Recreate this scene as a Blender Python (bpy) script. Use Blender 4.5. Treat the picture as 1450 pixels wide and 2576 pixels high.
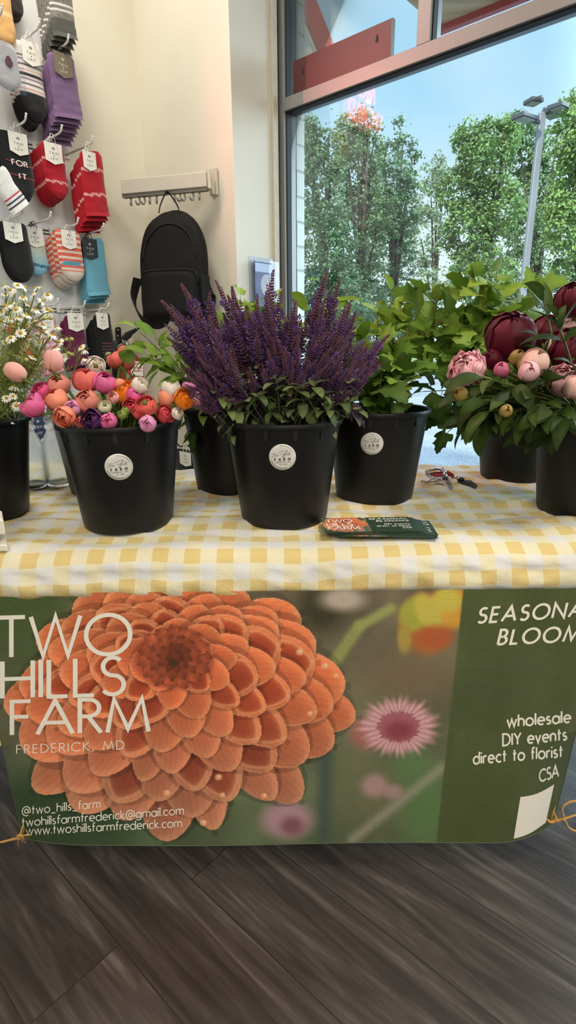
import bpy, math, random
import numpy as np
from mathutils import Vector, Matrix, noise as mnoise

for _o in list(bpy.data.objects):
    bpy.data.objects.remove(_o)
SC = bpy.context.scene
COL = SC.collection
PI = math.pi
V = Vector


def lin(c):
    return tuple(((x / 255.0) / 12.92 if x / 255.0 <= .04045 else ((x / 255.0 + .055) / 1.055) ** 2.4) for x in c[:3])


# ------------------------------------------------------------------ camera
F_PX = 1380.0
PITCH = math.radians(16.9)
ROLL = math.radians(0.5)
CAM = V((0, 0, 1.115))
_F = V((0, math.cos(PITCH), -math.sin(PITCH)))
_U0 = V((0, math.sin(PITCH), math.cos(PITCH)))
_R = V((1, 0, 0)) * math.cos(ROLL) - _U0 * math.sin(ROLL)
_U = _U0 * math.cos(ROLL) + V((1, 0, 0)) * math.sin(ROLL)
cam_d = bpy.data.cameras.new('camera')
cam = bpy.data.objects.new('camera', cam_d)
COL.objects.link(cam)
_m = Matrix((_R, _U, -_F)).transposed().to_4x4()
_m.translation = CAM
cam.matrix_world = _m
cam_d.sensor_fit = 'VERTICAL'
cam_d.sensor_height = 36.0
cam_d.lens = 36.0 * F_PX / 2576.0
cam_d.clip_start = .02
cam_d.clip_end = 300
SC.camera = cam

# ------------------------------------------------------------------ view
SC.view_settings.view_transform = 'Standard'
SC.view_settings.look = 'None'
SC.view_settings.gamma = 1.0
SC.view_settings.use_curve_mapping = False
SC.view_settings.exposure = 0.0
try:
    SC.cycles.max_bounces = 7
    SC.cycles.diffuse_bounces = 4
    SC.cycles.glossy_bounces = 4
    SC.cycles.transmission_bounces = 7
    SC.cycles.transparent_max_bounces = 12
    SC.cycles.caustics_reflective = False
    SC.cycles.caustics_refractive = False
    SC.cycles.sample_clamp_indirect = 4.0
except Exception:
    pass

# ------------------------------------------------------------------ sky
world = bpy.data.worlds.new('sky')
SC.world = world
world.use_nodes = True
_n = world.node_tree.nodes
_l = world.node_tree.links
_n.clear()
_out = _n.new('ShaderNodeOutputWorld')
_bg = _n.new('ShaderNodeBackground')
_tc = _n.new('ShaderNodeTexCoord')
_sep = _n.new('ShaderNodeSeparateXYZ')
_rp = _n.new('ShaderNodeValToRGB')
_ns = _n.new('ShaderNodeTexNoise')
_ns.inputs['Scale'].default_value = 2.6
_ns.inputs['Detail'].default_value = 5
_mx = _n.new('ShaderNodeMix')
_mx.data_type = 'RGBA'
_mp = _n.new('ShaderNodeMapRange')
_mp.inputs['From Min'].default_value = .48
_mp.inputs['From Max'].default_value = .75
_mp.inputs['To Max'].default_value = .55
_rp.color_ramp.elements[0].position = 0.0
_rp.color_ramp.elements[0].color = (*lin((232, 242, 250)), 1)
_rp.color_ramp.elements[1].position = 1.0
_rp.color_ramp.elements[1].color = (.95, 1.15, 1.35, 1)
for _p, _c in ((.16, (222, 238, 248)), (.34, (168, 214, 240)), (.45, (172, 215, 240)), (.58, (196, 224, 242))):
    _e = _rp.color_ramp.elements.new(_p)
    _e.color = (*lin(_c), 1)
_l.new(_tc.outputs['Generated'], _sep.inputs[0])
_l.new(_sep.outputs['Z'], _rp.inputs['Fac'])
_l.new(_tc.outputs['Generated'], _ns.inputs['Vector'])
_l.new(_ns.outputs['Fac'], _mp.inputs['Value'])
_l.new(_mp.outputs['Result'], _mx.inputs['Factor'])
_l.new(_rp.outputs['Color'], _mx.inputs['A'])
_mx.inputs['B'].default_value = (*lin((236, 243, 248)), 1)
# glow added to the unseen sky at the right, brightens the jamb
_dt = _n.new('ShaderNodeVectorMath')
_dt.operation = 'DOT_PRODUCT'
_dt.inputs[1].default_value = V((.93, .20, .32)).normalized()
_l.new(_tc.outputs['Generated'], _dt.inputs[0])
_gl = _n.new('ShaderNodeMapRange')
_gl.interpolation_type = 'SMOOTHSTEP'
_gl.inputs['From Min'].default_value = .60
_gl.inputs['From Max'].default_value = .98
_gl.inputs['To Max'].default_value = 8.0
_l.new(_dt.outputs['Value'], _gl.inputs['Value'])
_sc = _n.new('ShaderNodeVectorMath')
_sc.operation = 'SCALE'
_sc.inputs[0].default_value = (.74, .92, 1.05)
_l.new(_gl.outputs['Result'], _sc.inputs['Scale'])
_ad = _n.new('ShaderNodeVectorMath')
_l.new(_mx.outputs['Result'], _ad.inputs[0])
_l.new(_sc.outputs[0], _ad.inputs[1])
_l.new(_ad.outputs[0], _bg.inputs['Color'])
_bg.inputs['Strength'].default_value = 1.3
_l.new(_bg.outputs[0], _out.inputs[0])

# ------------------------------------------------------------------ sun, ceiling lamps and an added banner light


def light(name, kind, loc, target, energy, color, **kw):
    d = bpy.data.lights.new(name, kind)
    d.energy = energy
    d.color = color
    for k, v in kw.items():
        setattr(d, k, v)
    o = bpy.data.objects.new(name, d)
    COL.objects.link(o)
    o.location = loc
    o.rotation_euler = (V(target) - V(loc)).to_track_quat('-Z', 'Y').to_euler()
    return o


light('sun', 'SUN', (-20, -24, 26), (0, 0, 0), 6.0, (1, .95, .84), angle=math.radians(3))
WARM = (1.0, .93, .80)
light('ceiling_and_fill_light', 'AREA', (-.74, 1.84, 2.93), (-.80, 1.84, 0), 15, WARM, shape='RECTANGLE', size=.36, size_y=.36)
light('ceiling_and_fill_light', 'AREA', (1.05, .62, 2.93), (1.05, .62, 0), 34, WARM, shape='RECTANGLE', size=.6, size_y=.6)
light('ceiling_and_fill_light', 'AREA', (-.8, -.7, 2.93), (-.8, -.7, 0), 22, WARM, shape='RECTANGLE', size=.6, size_y=.6)
light('ceiling_and_fill_light', 'AREA', (1.0, -1.4, 2.93), (1.0, -1.4, 0), 32, WARM, shape='RECTANGLE', size=.6, size_y=.6)

light('ceiling_and_fill_light', 'AREA', (.3, -2.8, 2.93), (.3, -2.8, 0), 105, WARM, shape='RECTANGLE', size=1.0, size_y=.6)  # unseen lamp added far behind the camera to brighten the banner

# ------------------------------------------------------------------ projection helpers
def ray(px, py):
    return _R * ((px - 725.0) / F_PX) + _U * ((1288.0 - py) / F_PX) + _F


def on_z(px, py, z):
    d = ray(px, py)
    return CAM + d * ((z - CAM.z) / d.z)


def on_y(px, py, y):
    d = ray(px, py)
    return CAM + d * (y / d.y)


def on_plane(px, py, p0, n):
    d = ray(px, py)
    return CAM + d * ((V(p0) - CAM).dot(n) / d.dot(n))


def project(p):
    q = V(p) - CAM
    w = q.dot(_F)
    return (725 + F_PX * q.dot(_R) / w, 1288 - F_PX * q.dot(_U) / w)


# ------------------------------------------------------------------ materials
MATS = {}


def _ramp(nt, stops):
    r = nt.nodes.new('ShaderNodeValToRGB')
    el = r.color_ramp.elements
    el[0].position = stops[0][0]
    el[0].color = (*lin(stops[0][1]), 1)
    el[1].position = stops[-1][0]
    el[1].color = (*lin(stops[-1][1]), 1)
    for p, c in stops[1:-1]:
        e = el.new(p)
        e.color = (*lin(c), 1)
    return r


def mat(name, color=(200, 200, 200), rough=.6, metal=0.0, spec=.5, var=.06, scale=40.0, bump=0.0, bscale=None,
        attr=False, trans=0.0, emit=None, estr=0.0, sheen=0.0, coat=0.0, alpha=None, stretch=None):
    """principled material with a noise variation; attr=True takes the mesh colour attribute 'col'"""
    if name in MATS:
        return MATS[name]
    m = bpy.data.materials.new(name)
    m.use_nodes = True
    nt = m.node_tree
    n, l = nt.nodes, nt.links
    n.clear()
    out = n.new('ShaderNodeOutputMaterial')
    b = n.new('ShaderNodeBsdfPrincipled')
    b.inputs['Roughness'].default_value = rough
    b.inputs['Metallic'].default_value = metal
    b.inputs['Specular IOR Level'].default_value = spec
    if sheen:
        b.inputs['Sheen Weight'].default_value = sheen
    if coat:
        b.inputs['Coat Weight'].default_value = coat
    tc = n.new('ShaderNodeTexCoord')
    vec = tc.outputs['Object']
    if stretch:
        mp = n.new('ShaderNodeMapping')
        mp.inputs['Scale'].default_value = stretch
        l.new(vec, mp.inputs['Vector'])
        vec = mp.outputs['Vector']
    nz = n.new('ShaderNodeTexNoise')
    nz.inputs['Scale'].default_value = scale
    nz.inputs['Detail'].default_value = 4
    l.new(vec, nz.inputs['Vector'])
    hsv = n.new('ShaderNodeHueSaturation')
    mr = n.new('ShaderNodeMapRange')
    mr.inputs['From Min'].default_value = .3
    mr.inputs['From Max'].default_value = .7
    mr.inputs['To Min'].default_value = 1 - var
    mr.inputs['To Max'].default_value = 1 + var
    l.new(nz.outputs['Fac'], mr.inputs['Value'])
    l.new(mr.outputs['Result'], hsv.inputs['Value'])
    if attr:
        at = n.new('ShaderNodeAttribute')
        at.attribute_name = 'col'
        l.new(at.outputs['Color'], hsv.inputs['Color'])
    else:
        hsv.inputs['Color'].default_value = (*lin(color), 1)
    l.new(hsv.outputs['Color'], b.inputs['Base Color'])
    if bump:
        bz = n.new('ShaderNodeTexNoise')
        bz.inputs['Scale'].default_value = bscale or scale * 4
        bz.inputs['Detail'].default_value = 3
        l.new(vec, bz.inputs['Vector'])
        bp = n.new('ShaderNodeBump')
        bp.inputs['Strength'].default_value = bump
        bp.inputs['Distance'].default_value = .002
        l.new(bz.outputs['Fac'], bp.inputs['Height'])
        l.new(bp.outputs['Normal'], b.inputs['Normal'])
    if emit:
        b.inputs['Emission Color'].default_value = (*lin(emit), 1)
        b.inputs['Emission Strength'].default_value = estr
    sh = b.outputs[0]
    if trans:
        tl = n.new('ShaderNodeBsdfTranslucent')
        l.new(hsv.outputs['Color'], tl.inputs['Color'])
        mx = n.new('ShaderNodeMixShader')
        mx.inputs[0].default_value = trans
        l.new(sh, mx.inputs[1])
        l.new(tl.outputs[0], mx.inputs[2])
        sh = mx.outputs[0]
    if alpha is not None:
        tp = n.new('ShaderNodeBsdfTransparent')
        mx = n.new('ShaderNodeMixShader')
        mx.inputs[0].default_value = alpha
        l.new(tp.outputs[0], mx.inputs[1])
        l.new(sh, mx.inputs[2])
        sh = mx.outputs[0]
    l.new(sh, out.inputs['Surface'])
    MATS[name] = m
    return m


def pane_mat(name, tint=(255, 255, 255), refl=1.0):
    """clear sheet: see-through plus a fresnel mirror reflection"""
    if name in MATS:
        return MATS[name]
    m = bpy.data.materials.new(name)
    m.use_nodes = True
    n, l = m.node_tree.nodes, m.node_tree.links
    n.clear()
    out = n.new('ShaderNodeOutputMaterial')
    tp = n.new('ShaderNodeBsdfTransparent')
    tp.inputs[0].default_value = (*lin(tint), 1)
    gl = n.new('ShaderNodeBsdfGlossy')
    gl.inputs['Roughness'].default_value = .01
    fr = n.new('ShaderNodeFresnel')
    fr.inputs['IOR'].default_value = 1.45
    ml = n.new('ShaderNodeMath')
    ml.operation = 'MULTIPLY'
    ml.inputs[1].default_value = refl
    mx = n.new('ShaderNodeMixShader')
    l.new(fr.outputs[0], ml.inputs[0])
    l.new(ml.outputs[0], mx.inputs[0])
    l.new(tp.outputs[0], mx.inputs[1])
    l.new(gl.outputs[0], mx.inputs[2])
    l.new(mx.outputs[0], out.inputs['Surface'])
    MATS[name] = m
    return m


# ------------------------------------------------------------------ mesh builder
class MB:
    def __init__(self):
        self.v, self.f, self.c, self.mi = [], [], [], []

    def add(self, verts, faces, col=None, mi=0):
        o = len(self.v)
        self.v.extend(tuple(p) for p in verts)
        self.f.extend(tuple(i + o for i in fc) for fc in faces)
        self.mi.extend([mi] * len(faces))
        if col is not None and len(col) == len(verts) and not isinstance(col[0], (int, float)):
            self.c.extend(col)
        else:
            self.c.extend([col if col is not None else (1, 1, 1)] * len(verts))
        return self

    def para(self, o, ex, ey, ez, col=None, mi=0):
        o, ex, ey, ez = V(o), V(ex), V(ey), V(ez)
        vs = [o, o + ex, o + ex + ey, o + ey, o + ez, o + ex + ez, o + ex + ey + ez, o + ey + ez]
        return self.add(vs, [(0, 3, 2, 1), (4, 5, 6, 7), (0, 1, 5, 4), (1, 2, 6, 5), (2, 3, 7, 6), (3, 0, 4, 7)], col, mi)

    def box(self, c, s, M=None, col=None, mi=0):
        M = M or Matrix.Identity(3)
        ex, ey, ez = M @ V((s[0], 0, 0)), M @ V((0, s[1], 0)), M @ V((0, 0, s[2]))
        return self.para(V(c) - ex / 2 - ey / 2 - ez / 2, ex, ey, ez, col, mi)

    def tube(self, pts, r, n=8, caps=True, col=None, mi=0, flat=None):
        pts = [V(p) for p in pts]
        k = len(pts)
        rs = r if isinstance(r, (list, tuple)) else [r] * k
        t0 = (pts[1] - pts[0]).normalized()
        a = t0.orthogonal().normalized()
        vs, fs = [], []
        for i, p in enumerate(pts):
            t = (pts[min(i + 1, k - 1)] - pts[max(i - 1, 0)])
            t = t.normalized() if t.length > 1e-9 else t0
            a = (a - t * a.dot(t))
            a = a.normalized() if a.length > 1e-6 else t.orthogonal().normalized()
            b = t.cross(a)
            for j in range(n):
                g = 2 * PI * j / n
                vs.append(p + (a * math.cos(g) + b * math.sin(g)) * rs[i])
        for i in range(k - 1):
            for j in range(n):
                fs.append((i * n + j, i * n + (j + 1) % n, (i + 1) * n + (j + 1) % n, (i + 1) * n + j))
        if caps:
            fs.append(tuple(range(n))[::-1])
            fs.append(tuple((k - 1) * n + j for j in range(n)))
        return self.add(vs, fs, col, mi)

    def lathe(self, prof, c=(0, 0, 0), n=32, M=None, col=None, mi=0, close=False):
        M = M or Matrix.Identity(3)
        vs, fs = [], []
        for (r, z) in prof:
            for j in range(n):
                g = 2 * PI * j / n
                vs.append(V(c) + M @ V((r * math.cos(g), r * math.sin(g), z)))
        k = len(prof)
        for i in range(k - 1 + (1 if close else 0)):
            i2 = (i + 1) % k
            for j in range(n):
                fs.append((i * n + j, i * n + (j + 1) % n, i2 * n + (j + 1) % n, i2 * n + j))
        if not close:
            if prof[0][0] > 1e-6:
                fs.append(tuple(range(n))[::-1])
            if prof[-1][0] > 1e-6:
                fs.append(tuple((k - 1) * n + j for j in range(n)))
        return self.add(vs, fs, col, mi)

    def ball(self, c, r, nu=10, nv=7, M=None, s=(1, 1, 1), col=None, mi=0):
        prof = [(max(1e-7, math.sin(PI * i / nv)) * r, -math.cos(PI * i / nv) * r) for i in range(nv + 1)]
        S = Matrix.Diagonal(s)
        return self.lathe(prof, c, nu, (M or Matrix.Identity(3)) @ S, col, mi)

    def prism(self, pts, ext, col=None, mi=0):
        pts = [V(p) for p in pts]
        k = len(pts)
        vs = pts + [p + V(ext) for p in pts]
        fs = [tuple(range(k))[::-1], tuple(range(k, 2 * k))]
        fs += [(i, (i + 1) % k, (i + 1) % k + k, i + k) for i in range(k)]
        return self.add(vs, fs, col, mi)

    def grid(self, rows, col=None, mi=0, wrap=False):
        nr, nc = len(rows), len(rows[0])
        vs = [p for r in rows for p in r]
        fs = [(i * nc + j, i * nc + (j + 1) % nc, (i + 1) * nc + (j + 1) % nc, (i + 1) * nc + j)
              for i in range(nr - 1) for j in range(nc if wrap else nc - 1)]
        return self.add(vs, fs, col, mi)

    def build(self, name, m, parent=None, origin=None, smooth=False, bevel=0.0, solid=0.0, subsurf=0, auto=None):
        me = bpy.data.meshes.new(name)
        o = V(origin) if origin is not None else (V(parent['o3']) if parent is not None and 'o3' in parent else V((0, 0, 0)))
        me.from_pydata([(p[0] - o.x, p[1] - o.y, p[2] - o.z) for p in self.v], [], self.f)
        ms = m if isinstance(m, (list, tuple)) else [m]
        for x in ms:
            me.materials.append(x)
        if len(ms) > 1:
            me.polygons.foreach_set('material_index', self.mi)
        if smooth:
            me.polygons.foreach_set('use_smooth', [True] * len(me.polygons))
        ca = me.attributes.new('col', 'FLOAT_COLOR', 'POINT')
        ca.data.foreach_set('color', np.array([(c[0], c[1], c[2], 1.0) for c in self.c], dtype=np.float32).ravel())
        me.update()
        ob = bpy.data.objects.new(name, me)
        COL.objects.link(ob)
        if parent is not None:
            ob.parent = parent
        elif origin is not None:
            ob.location = o
        ORIG[ob.name] = o
        if solid:
            md = ob.modifiers.new('solid', 'SOLIDIFY')
            md.thickness = solid
            md.offset = 0
        if bevel:
            md = ob.modifiers.new('bevel', 'BEVEL')
            md.width = bevel
            md.segments = 2
            md.limit_method = 'ANGLE'
        if subsurf:
            md = ob.modifiers.new('sub', 'SUBSURF')
            md.levels = md.render_levels = subsurf
        if auto is not None:
            me.polygons.foreach_set('use_smooth', [True] * len(me.polygons))
            me.set_sharp_from_angle(angle=math.radians(auto))
        return ob


ORIG = {}


def thing(name, label, cat, loc=(0, 0, 0), group=None):
    o = bpy.data.objects.new(name, None)
    COL.objects.link(o)
    o.location = loc
    o.empty_display_size = .05
    o['label'] = label
    o['category'] = cat
    if group:
        o['group'] = group
    ORIG[o.name] = V(loc)
    return o


def part(name, mb, m, parent, **kw):
    """a child mesh; vertices are given in world space, the parent's origin is subtracted"""
    ob = mb.build(name, m, parent, origin=ORIG[parent.name], **kw)
    return ob


def solo(name, mb, m, label, cat, group=None, origin=None, **kw):
    ob = mb.build(name, m, None, origin=origin, **kw)
    ob['label'] = label
    ob['category'] = cat
    if group:
        ob['group'] = group
    return ob


def struct(name, mb, m, **kw):
    ob = mb.build(name, m, None, **kw)
    ob['kind'] = 'structure'
    return ob


def copy_tree(o, parent=None):
    c = o.copy()
    COL.objects.link(c)
    ORIG[c.name] = ORIG.get(o.name, V((0, 0, 0)))
    if parent is not None:
        c.parent = parent
    for ch in list(o.children):
        copy_tree(ch, c)
    return c


def bez(a, b, c, n=10):
    a, b, c = V(a), V(b), V(c)
    return [a * (1 - t) ** 2 + b * 2 * t * (1 - t) + c * t * t for t in [i / n for i in range(n + 1)]]


def rot_to(d, roll=0.0):
    """rotation whose +Z points along d"""
    q = V(d).normalized().to_track_quat('Z', 'Y')
    return (q.to_matrix() @ Matrix.Rotation(roll, 3, 'Z'))


# ------------------------------------------------------------------ stroke lettering
def arc(cx, cy, rx, ry, a0, a1, n=12):
    return [(cx + rx * math.cos(math.radians(a0 + (a1 - a0) * i / n)), cy + ry * math.sin(math.radians(a0 + (a1 - a0) * i / n))) for i in range(n + 1)]


_x = .64
GL = {
    'T': (.62, [[(0, 1), (.62, 1)], [(.31, 1), (.31, 0)]]),
    'W': (1.12, [[(0, 1), (.28, 0), (.56, 1), (.84, 0), (1.12, 1)]]),
    'O': (1.0, [arc(.5, .5, .5, .5, 0, 360, 28)]),
    'H': (.68, [[(0, 0), (0, 1)], [(.68, 0), (.68, 1)], [(0, .52), (.68, .52)]]),
    'I': (.02, [[(.01, 0), (.01, 1)]]),
    'L': (.42, [[(0, 1), (0, 0), (.42, 0)]]),
    'S': (.5, [arc(.25, .76, .22, .24, 40, 270) + arc(.25, .26, .25, .26, 90, -145)[1:]]),
    'F': (.45, [[(.45, 1), (0, 1), (0, 0)], [(0, .54), (.4, .54)]]),
    'A': (.86, [[(0, 0), (.43, 1), (.86, 0)], [(.15, .34), (.71, .34)]]),
    'R': (.5, [[(0, 0), (0, 1), (.22, 1)] + arc(.22, .75, .25, .25, 90, -90, 10) + [(0, .5)], [(.2, .5), (.52, 0)]]),
    'M': (1.0, [[(0, 0), (.16, 1), (.5, .1), (.84, 1), (1, 0)]]),
    'E': (.45, [[(.45, 1), (0, 1), (0, 0), (.45, 0)], [(0, .52), (.42, .52)]]),
    'D': (.72, [[(0, 0), (0, 1), (.22, 1)] + arc(.22, .5, .5, .5, 90, -90, 14) + [(0, 0)]]),
    'C': (.85, [arc(.5, .5, .5, .5, 45, 315, 22)]),
    'K': (.55, [[(0, 0), (0, 1)], [(.52, 1), (.04, .5), (.55, 0)]]),
    'B': (.5, [[(0, 0), (0, 1), (.2, 1)] + arc(.2, .76, .22, .24, 90, -90, 9) + [(0, .52)], [(.2, .52)] + arc(.22, .26, .27, .26, 90, -90, 10) + [(0, 0)]]),
    'N': (.75, [[(0, 0), (0, 1), (.75, 0), (.75, 1)]]),
    'Y': (.66, [[(0, 1), (.33, .48), (.66, 1)], [(.33, .48), (.33, 0)]]),
    'U': (.62, [[(0, 1), (0, .31)] + arc(.31, .31, .31, .31, 180, 360, 12) + [(.62, 1)]]),
    'V': (.74, [[(0, 1), (.37, 0), (.74, 1)]]),
    '&': (.66, [[(.66, 0), (.16, .72)] + arc(.32, .8, .17, .2, 200, -30, 10) + [(.1, .42)] + arc(.26, .22, .24, .22, 150, 360, 10) + [(.62, .42)]]),
    'a': (.6, [arc(.3, .31, .3, .32, 0, 360, 20), [(.6, .64), (.6, 0)]]),
    'c': (.5, [arc(.32, .32, .3, .32, 50, 310, 14)]),
    'd': (.6, [arc(.3, .31, .3, .32, 0, 360, 20), [(.6, 1.02), (.6, 0)]]),
    'e': (.6, [[(.02, .33), (.6, .33)] + arc(.31, .32, .3, .32, 4, 310, 18)]),
    'f': (.34, [[(.36, 1.0)] + arc(.28, .86, .14, .15, 90, 180, 6) + [(.14, 0)], [(0, .62), (.32, .62)]]),
    'g': (.6, [arc(.3, .31, .3, .32, 0, 360, 20), [(.6, .64), (.6, -.05)] + arc(.31, -.05, .29, .24, 0, -150, 10)]),
    'h': (.5, [[(0, 0), (0, 1.02)], [(0, .38)] + arc(.25, .38, .25, .26, 180, 0, 10) + [(.5, 0)]]),
    'i': (.02, [[(.01, 0), (.01, .64)], [(.01, .84), (.01, .95)]]),
    'k': (.44, [[(0, 0), (0, 1.02)], [(.4, .64), (.03, .32), (.44, 0)]]),
    'l': (.02, [[(.01, 0), (.01, 1.02)]]),
    'm': (.86, [[(0, 0), (0, .64)], [(0, .4)] + arc(.22, .42, .22, .22, 180, 0, 9) + [(.44, 0)], [(.44, .4)] + arc(.65, .42, .21, .22, 180, 0, 9) + [(.86, 0)]]),
    'n': (.5, [[(0, 0), (0, .64)], [(0, .38)] + arc(.25, .38, .25, .26, 180, 0, 10) + [(.5, 0)]]),
    'o': (.64, [arc(.32, .32, .32, .32, 0, 360, 20)]),
    'r': (.3, [[(0, 0), (0, .64)], [(0, .36)] + arc(.24, .4, .24, .22, 180, 70, 6)]),
    's': (.36, [arc(.18, .48, .15, .155, 40, 270, 9) + arc(.18, .165, .18, .16, 90, -145, 9)[1:]]),
    't': (.34, [[(.15, .95), (.15, 0)], [(0, .62), (.34, .62)]]),
    'v': (.5, [[(0, .64), (.25, 0), (.5, .64)]]),
    'w': (.82, [[(0, .64), (.2, 0), (.41, .64), (.62, 0), (.82, .64)]]),
    'x': (.48, [[(0, .64), (.48, 0)], [(.48, .64), (0, 0)]]),
    '@': (1.0, [arc(.5, .4, .22, .24, 0, 360, 14), [(.72, .62), (.74, .24)] + arc(.5, .4, .5, .55, -20, 300, 26)]),
    '.': (.05, [[(.02, 0), (.02, .1)]]),
    ',': (.08, [[(.06, .1), (0, -.14)]]),
    '_': (.5, [[(0, -.12), (.5, -.12)]]),
    '2': (.5, [arc(.25, .74, .23, .25, 170, -25, 10) + [(0, 0), (.5, 0)]]),
    '0': (.6, [arc(.3, .5, .3, .5, 0, 360, 20)]),
    ' ': (.3, []),
}


def ribbon(pts, w):
    """flat stroke round a polyline in 2D: list of (left, right) pairs"""
    k = len(pts)
    closed = (abs(pts[0][0] - pts[-1][0]) + abs(pts[0][1] - pts[-1][1])) < 1e-6 and k > 3
    out = []
    for i in range(k):
        p = V((pts[i][0], pts[i][1]))
        if closed:
            a = V(pts[i - 1] if i > 0 else pts[k - 2])
            b = V(pts[i + 1] if i < k - 1 else pts[1])
        else:
            a = V(pts[max(i - 1, 0)])
            b = V(pts[min(i + 1, k - 1)])
        a, b = V((a[0], a[1])), V((b[0], b[1]))
        d1 = (p - a).normalized() if (p - a).length > 1e-9 else (b - p).normalized()
        d2 = (b - p).normalized() if (b - p).length > 1e-9 else d1
        n1, n2 = V((-d1.y, d1.x)), V((-d2.y, d2.x))
        nn = n1 + n2
        nn = nn.normalized() if nn.length > 1e-6 else n1
        s = min(2.6, 1.0 / max(.2, nn.dot(n1)))
        out.append((p + nn * (w / 2 * s), p - nn * (w / 2 * s)))
    return out


def strokes(mb, polys, w, mapf, col=None, mi=0):
    for pl in polys:
        if len(pl) < 2:
            continue
        rb = ribbon(pl, w)
        vs, fs = [], []
        for (a, b) in rb:
            vs += [mapf(a.x, a.y), mapf(b.x, b.y)]
        for i in range(len(rb) - 1):
            fs.append((2 * i, 2 * i + 1, 2 * i + 3, 2 * i + 2))
        mb.add(vs, fs, col, mi)


def text(mb, s, p0, p1, h, mapf, th=.11, track=.17, shear=0.0, sag=0.0, up=None, col=None, mi=0):
    """lettering from p0 to p1 (baseline, in the 2D space that mapf turns into 3D); h = cap height in that space"""
    pen, items = 0.0, []
    for ch in s:
        adv, pls = GL.get(ch, GL[' '])
        items.append((pen, pls))
        pen += adv + track
    pen -= track
    p0, p1 = V((p0[0], p0[1])), V((p1[0], p1[1]))
    d = (p1 - p0) / pen
    u = V(up) if up else V((0, 1))
    for off, pls in items:
        def f(x, y, off=off):
            t = (x + off) / pen
            q = p0 + d * (x + off + shear * y) + u * (y * h) + u * (sag * 4 * t * (1 - t))
            return mapf(q.x, q.y)
        strokes(mb, pls, th, f, col, mi)

# ================================================================== ROOM SHELL
AZ = math.radians(41.5)
A = V((math.sin(AZ), math.cos(AZ), 0))        # along the sock wall, away from the camera
B = V((-math.cos(AZ), math.sin(AZ), 0))       # along the shop front, to the left and away
Z = V((0, 0, 1))
C2 = on_y(603, 870, 2.35); C2.z = 0


def hit2(px, p0, d):
    """point of the line p0+s*d seen in column px at the height of the horizon"""
    r = ray(px, 870)
    # solve r.xy*t = p0+s*d
    den = r.x * d.y - r.y * d.x
    t = (p0.x * d.y - p0.y * d.x) / den
    return V((r.x * t, r.y * t, 0))


C1 = hit2(397, C2, B)
P0 = hit2(709, C2, A)
WH = 3.0

m_wall = mat('wall_paint', (224, 219, 205), rough=.7, var=.015, scale=6, bump=.08, bscale=300)
m_jamb = mat('jamb_paint', (180, 190, 194), rough=.6, var=.015, scale=5, bump=.05, bscale=300)
m_alu = mat('window_aluminium', (138, 138, 137), rough=.42, metal=.15, var=.02, scale=30)
m_gasket = mat('gasket_rubber', (14, 16, 20), rough=.7, var=.05)
m_board = mat('slat_board', (222, 224, 228), rough=.55, var=.015, scale=10)
m_brick = None


def wall(p, q, thick, name, m, z0=0.0, z1=WH):
    """wall whose room face runs from p to q; thick is the outward vector"""
    mb = MB()
    mb.para(V((p.x, p.y, z0)), q - p, thick, V((0, 0, z1 - z0)))
    return struct(name, mb, m)


FAR = 6.2
Lb = C1 - A * FAR                 # left-back corner
wall(C1, Lb, B * .12, 'wall_left', m_wall)
wall(C2 + A * .0, C1, A * .25 + B * 0, 'wall_back', m_wall)
# jamb between the back wall and the window
mbj = MB()
mbj.para(C2 + B * .02 + A * .001, (P0 - C2) - A * .001, B * .2, Z * WH)
struct('wall_jamb', mbj, m_jamb)
mbt = MB()
mbt.para(P0 - A * .048 - B * .0, A * .03, -B * .012, Z * WH)
struct('trim_1', mbt, mat('jamb_trim', (205, 196, 180), rough=.6), bevel=.002)
WEND = P0 - B * 5.2
wall(WEND, WEND - A * 6.0, -B * .12, 'wall_right', m_wall)
wall(Lb, Lb - B * 7.0, -A * .12, 'wall_rear', m_wall)

# floor: dark vinyl planks running parallel to the shop front


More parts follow.
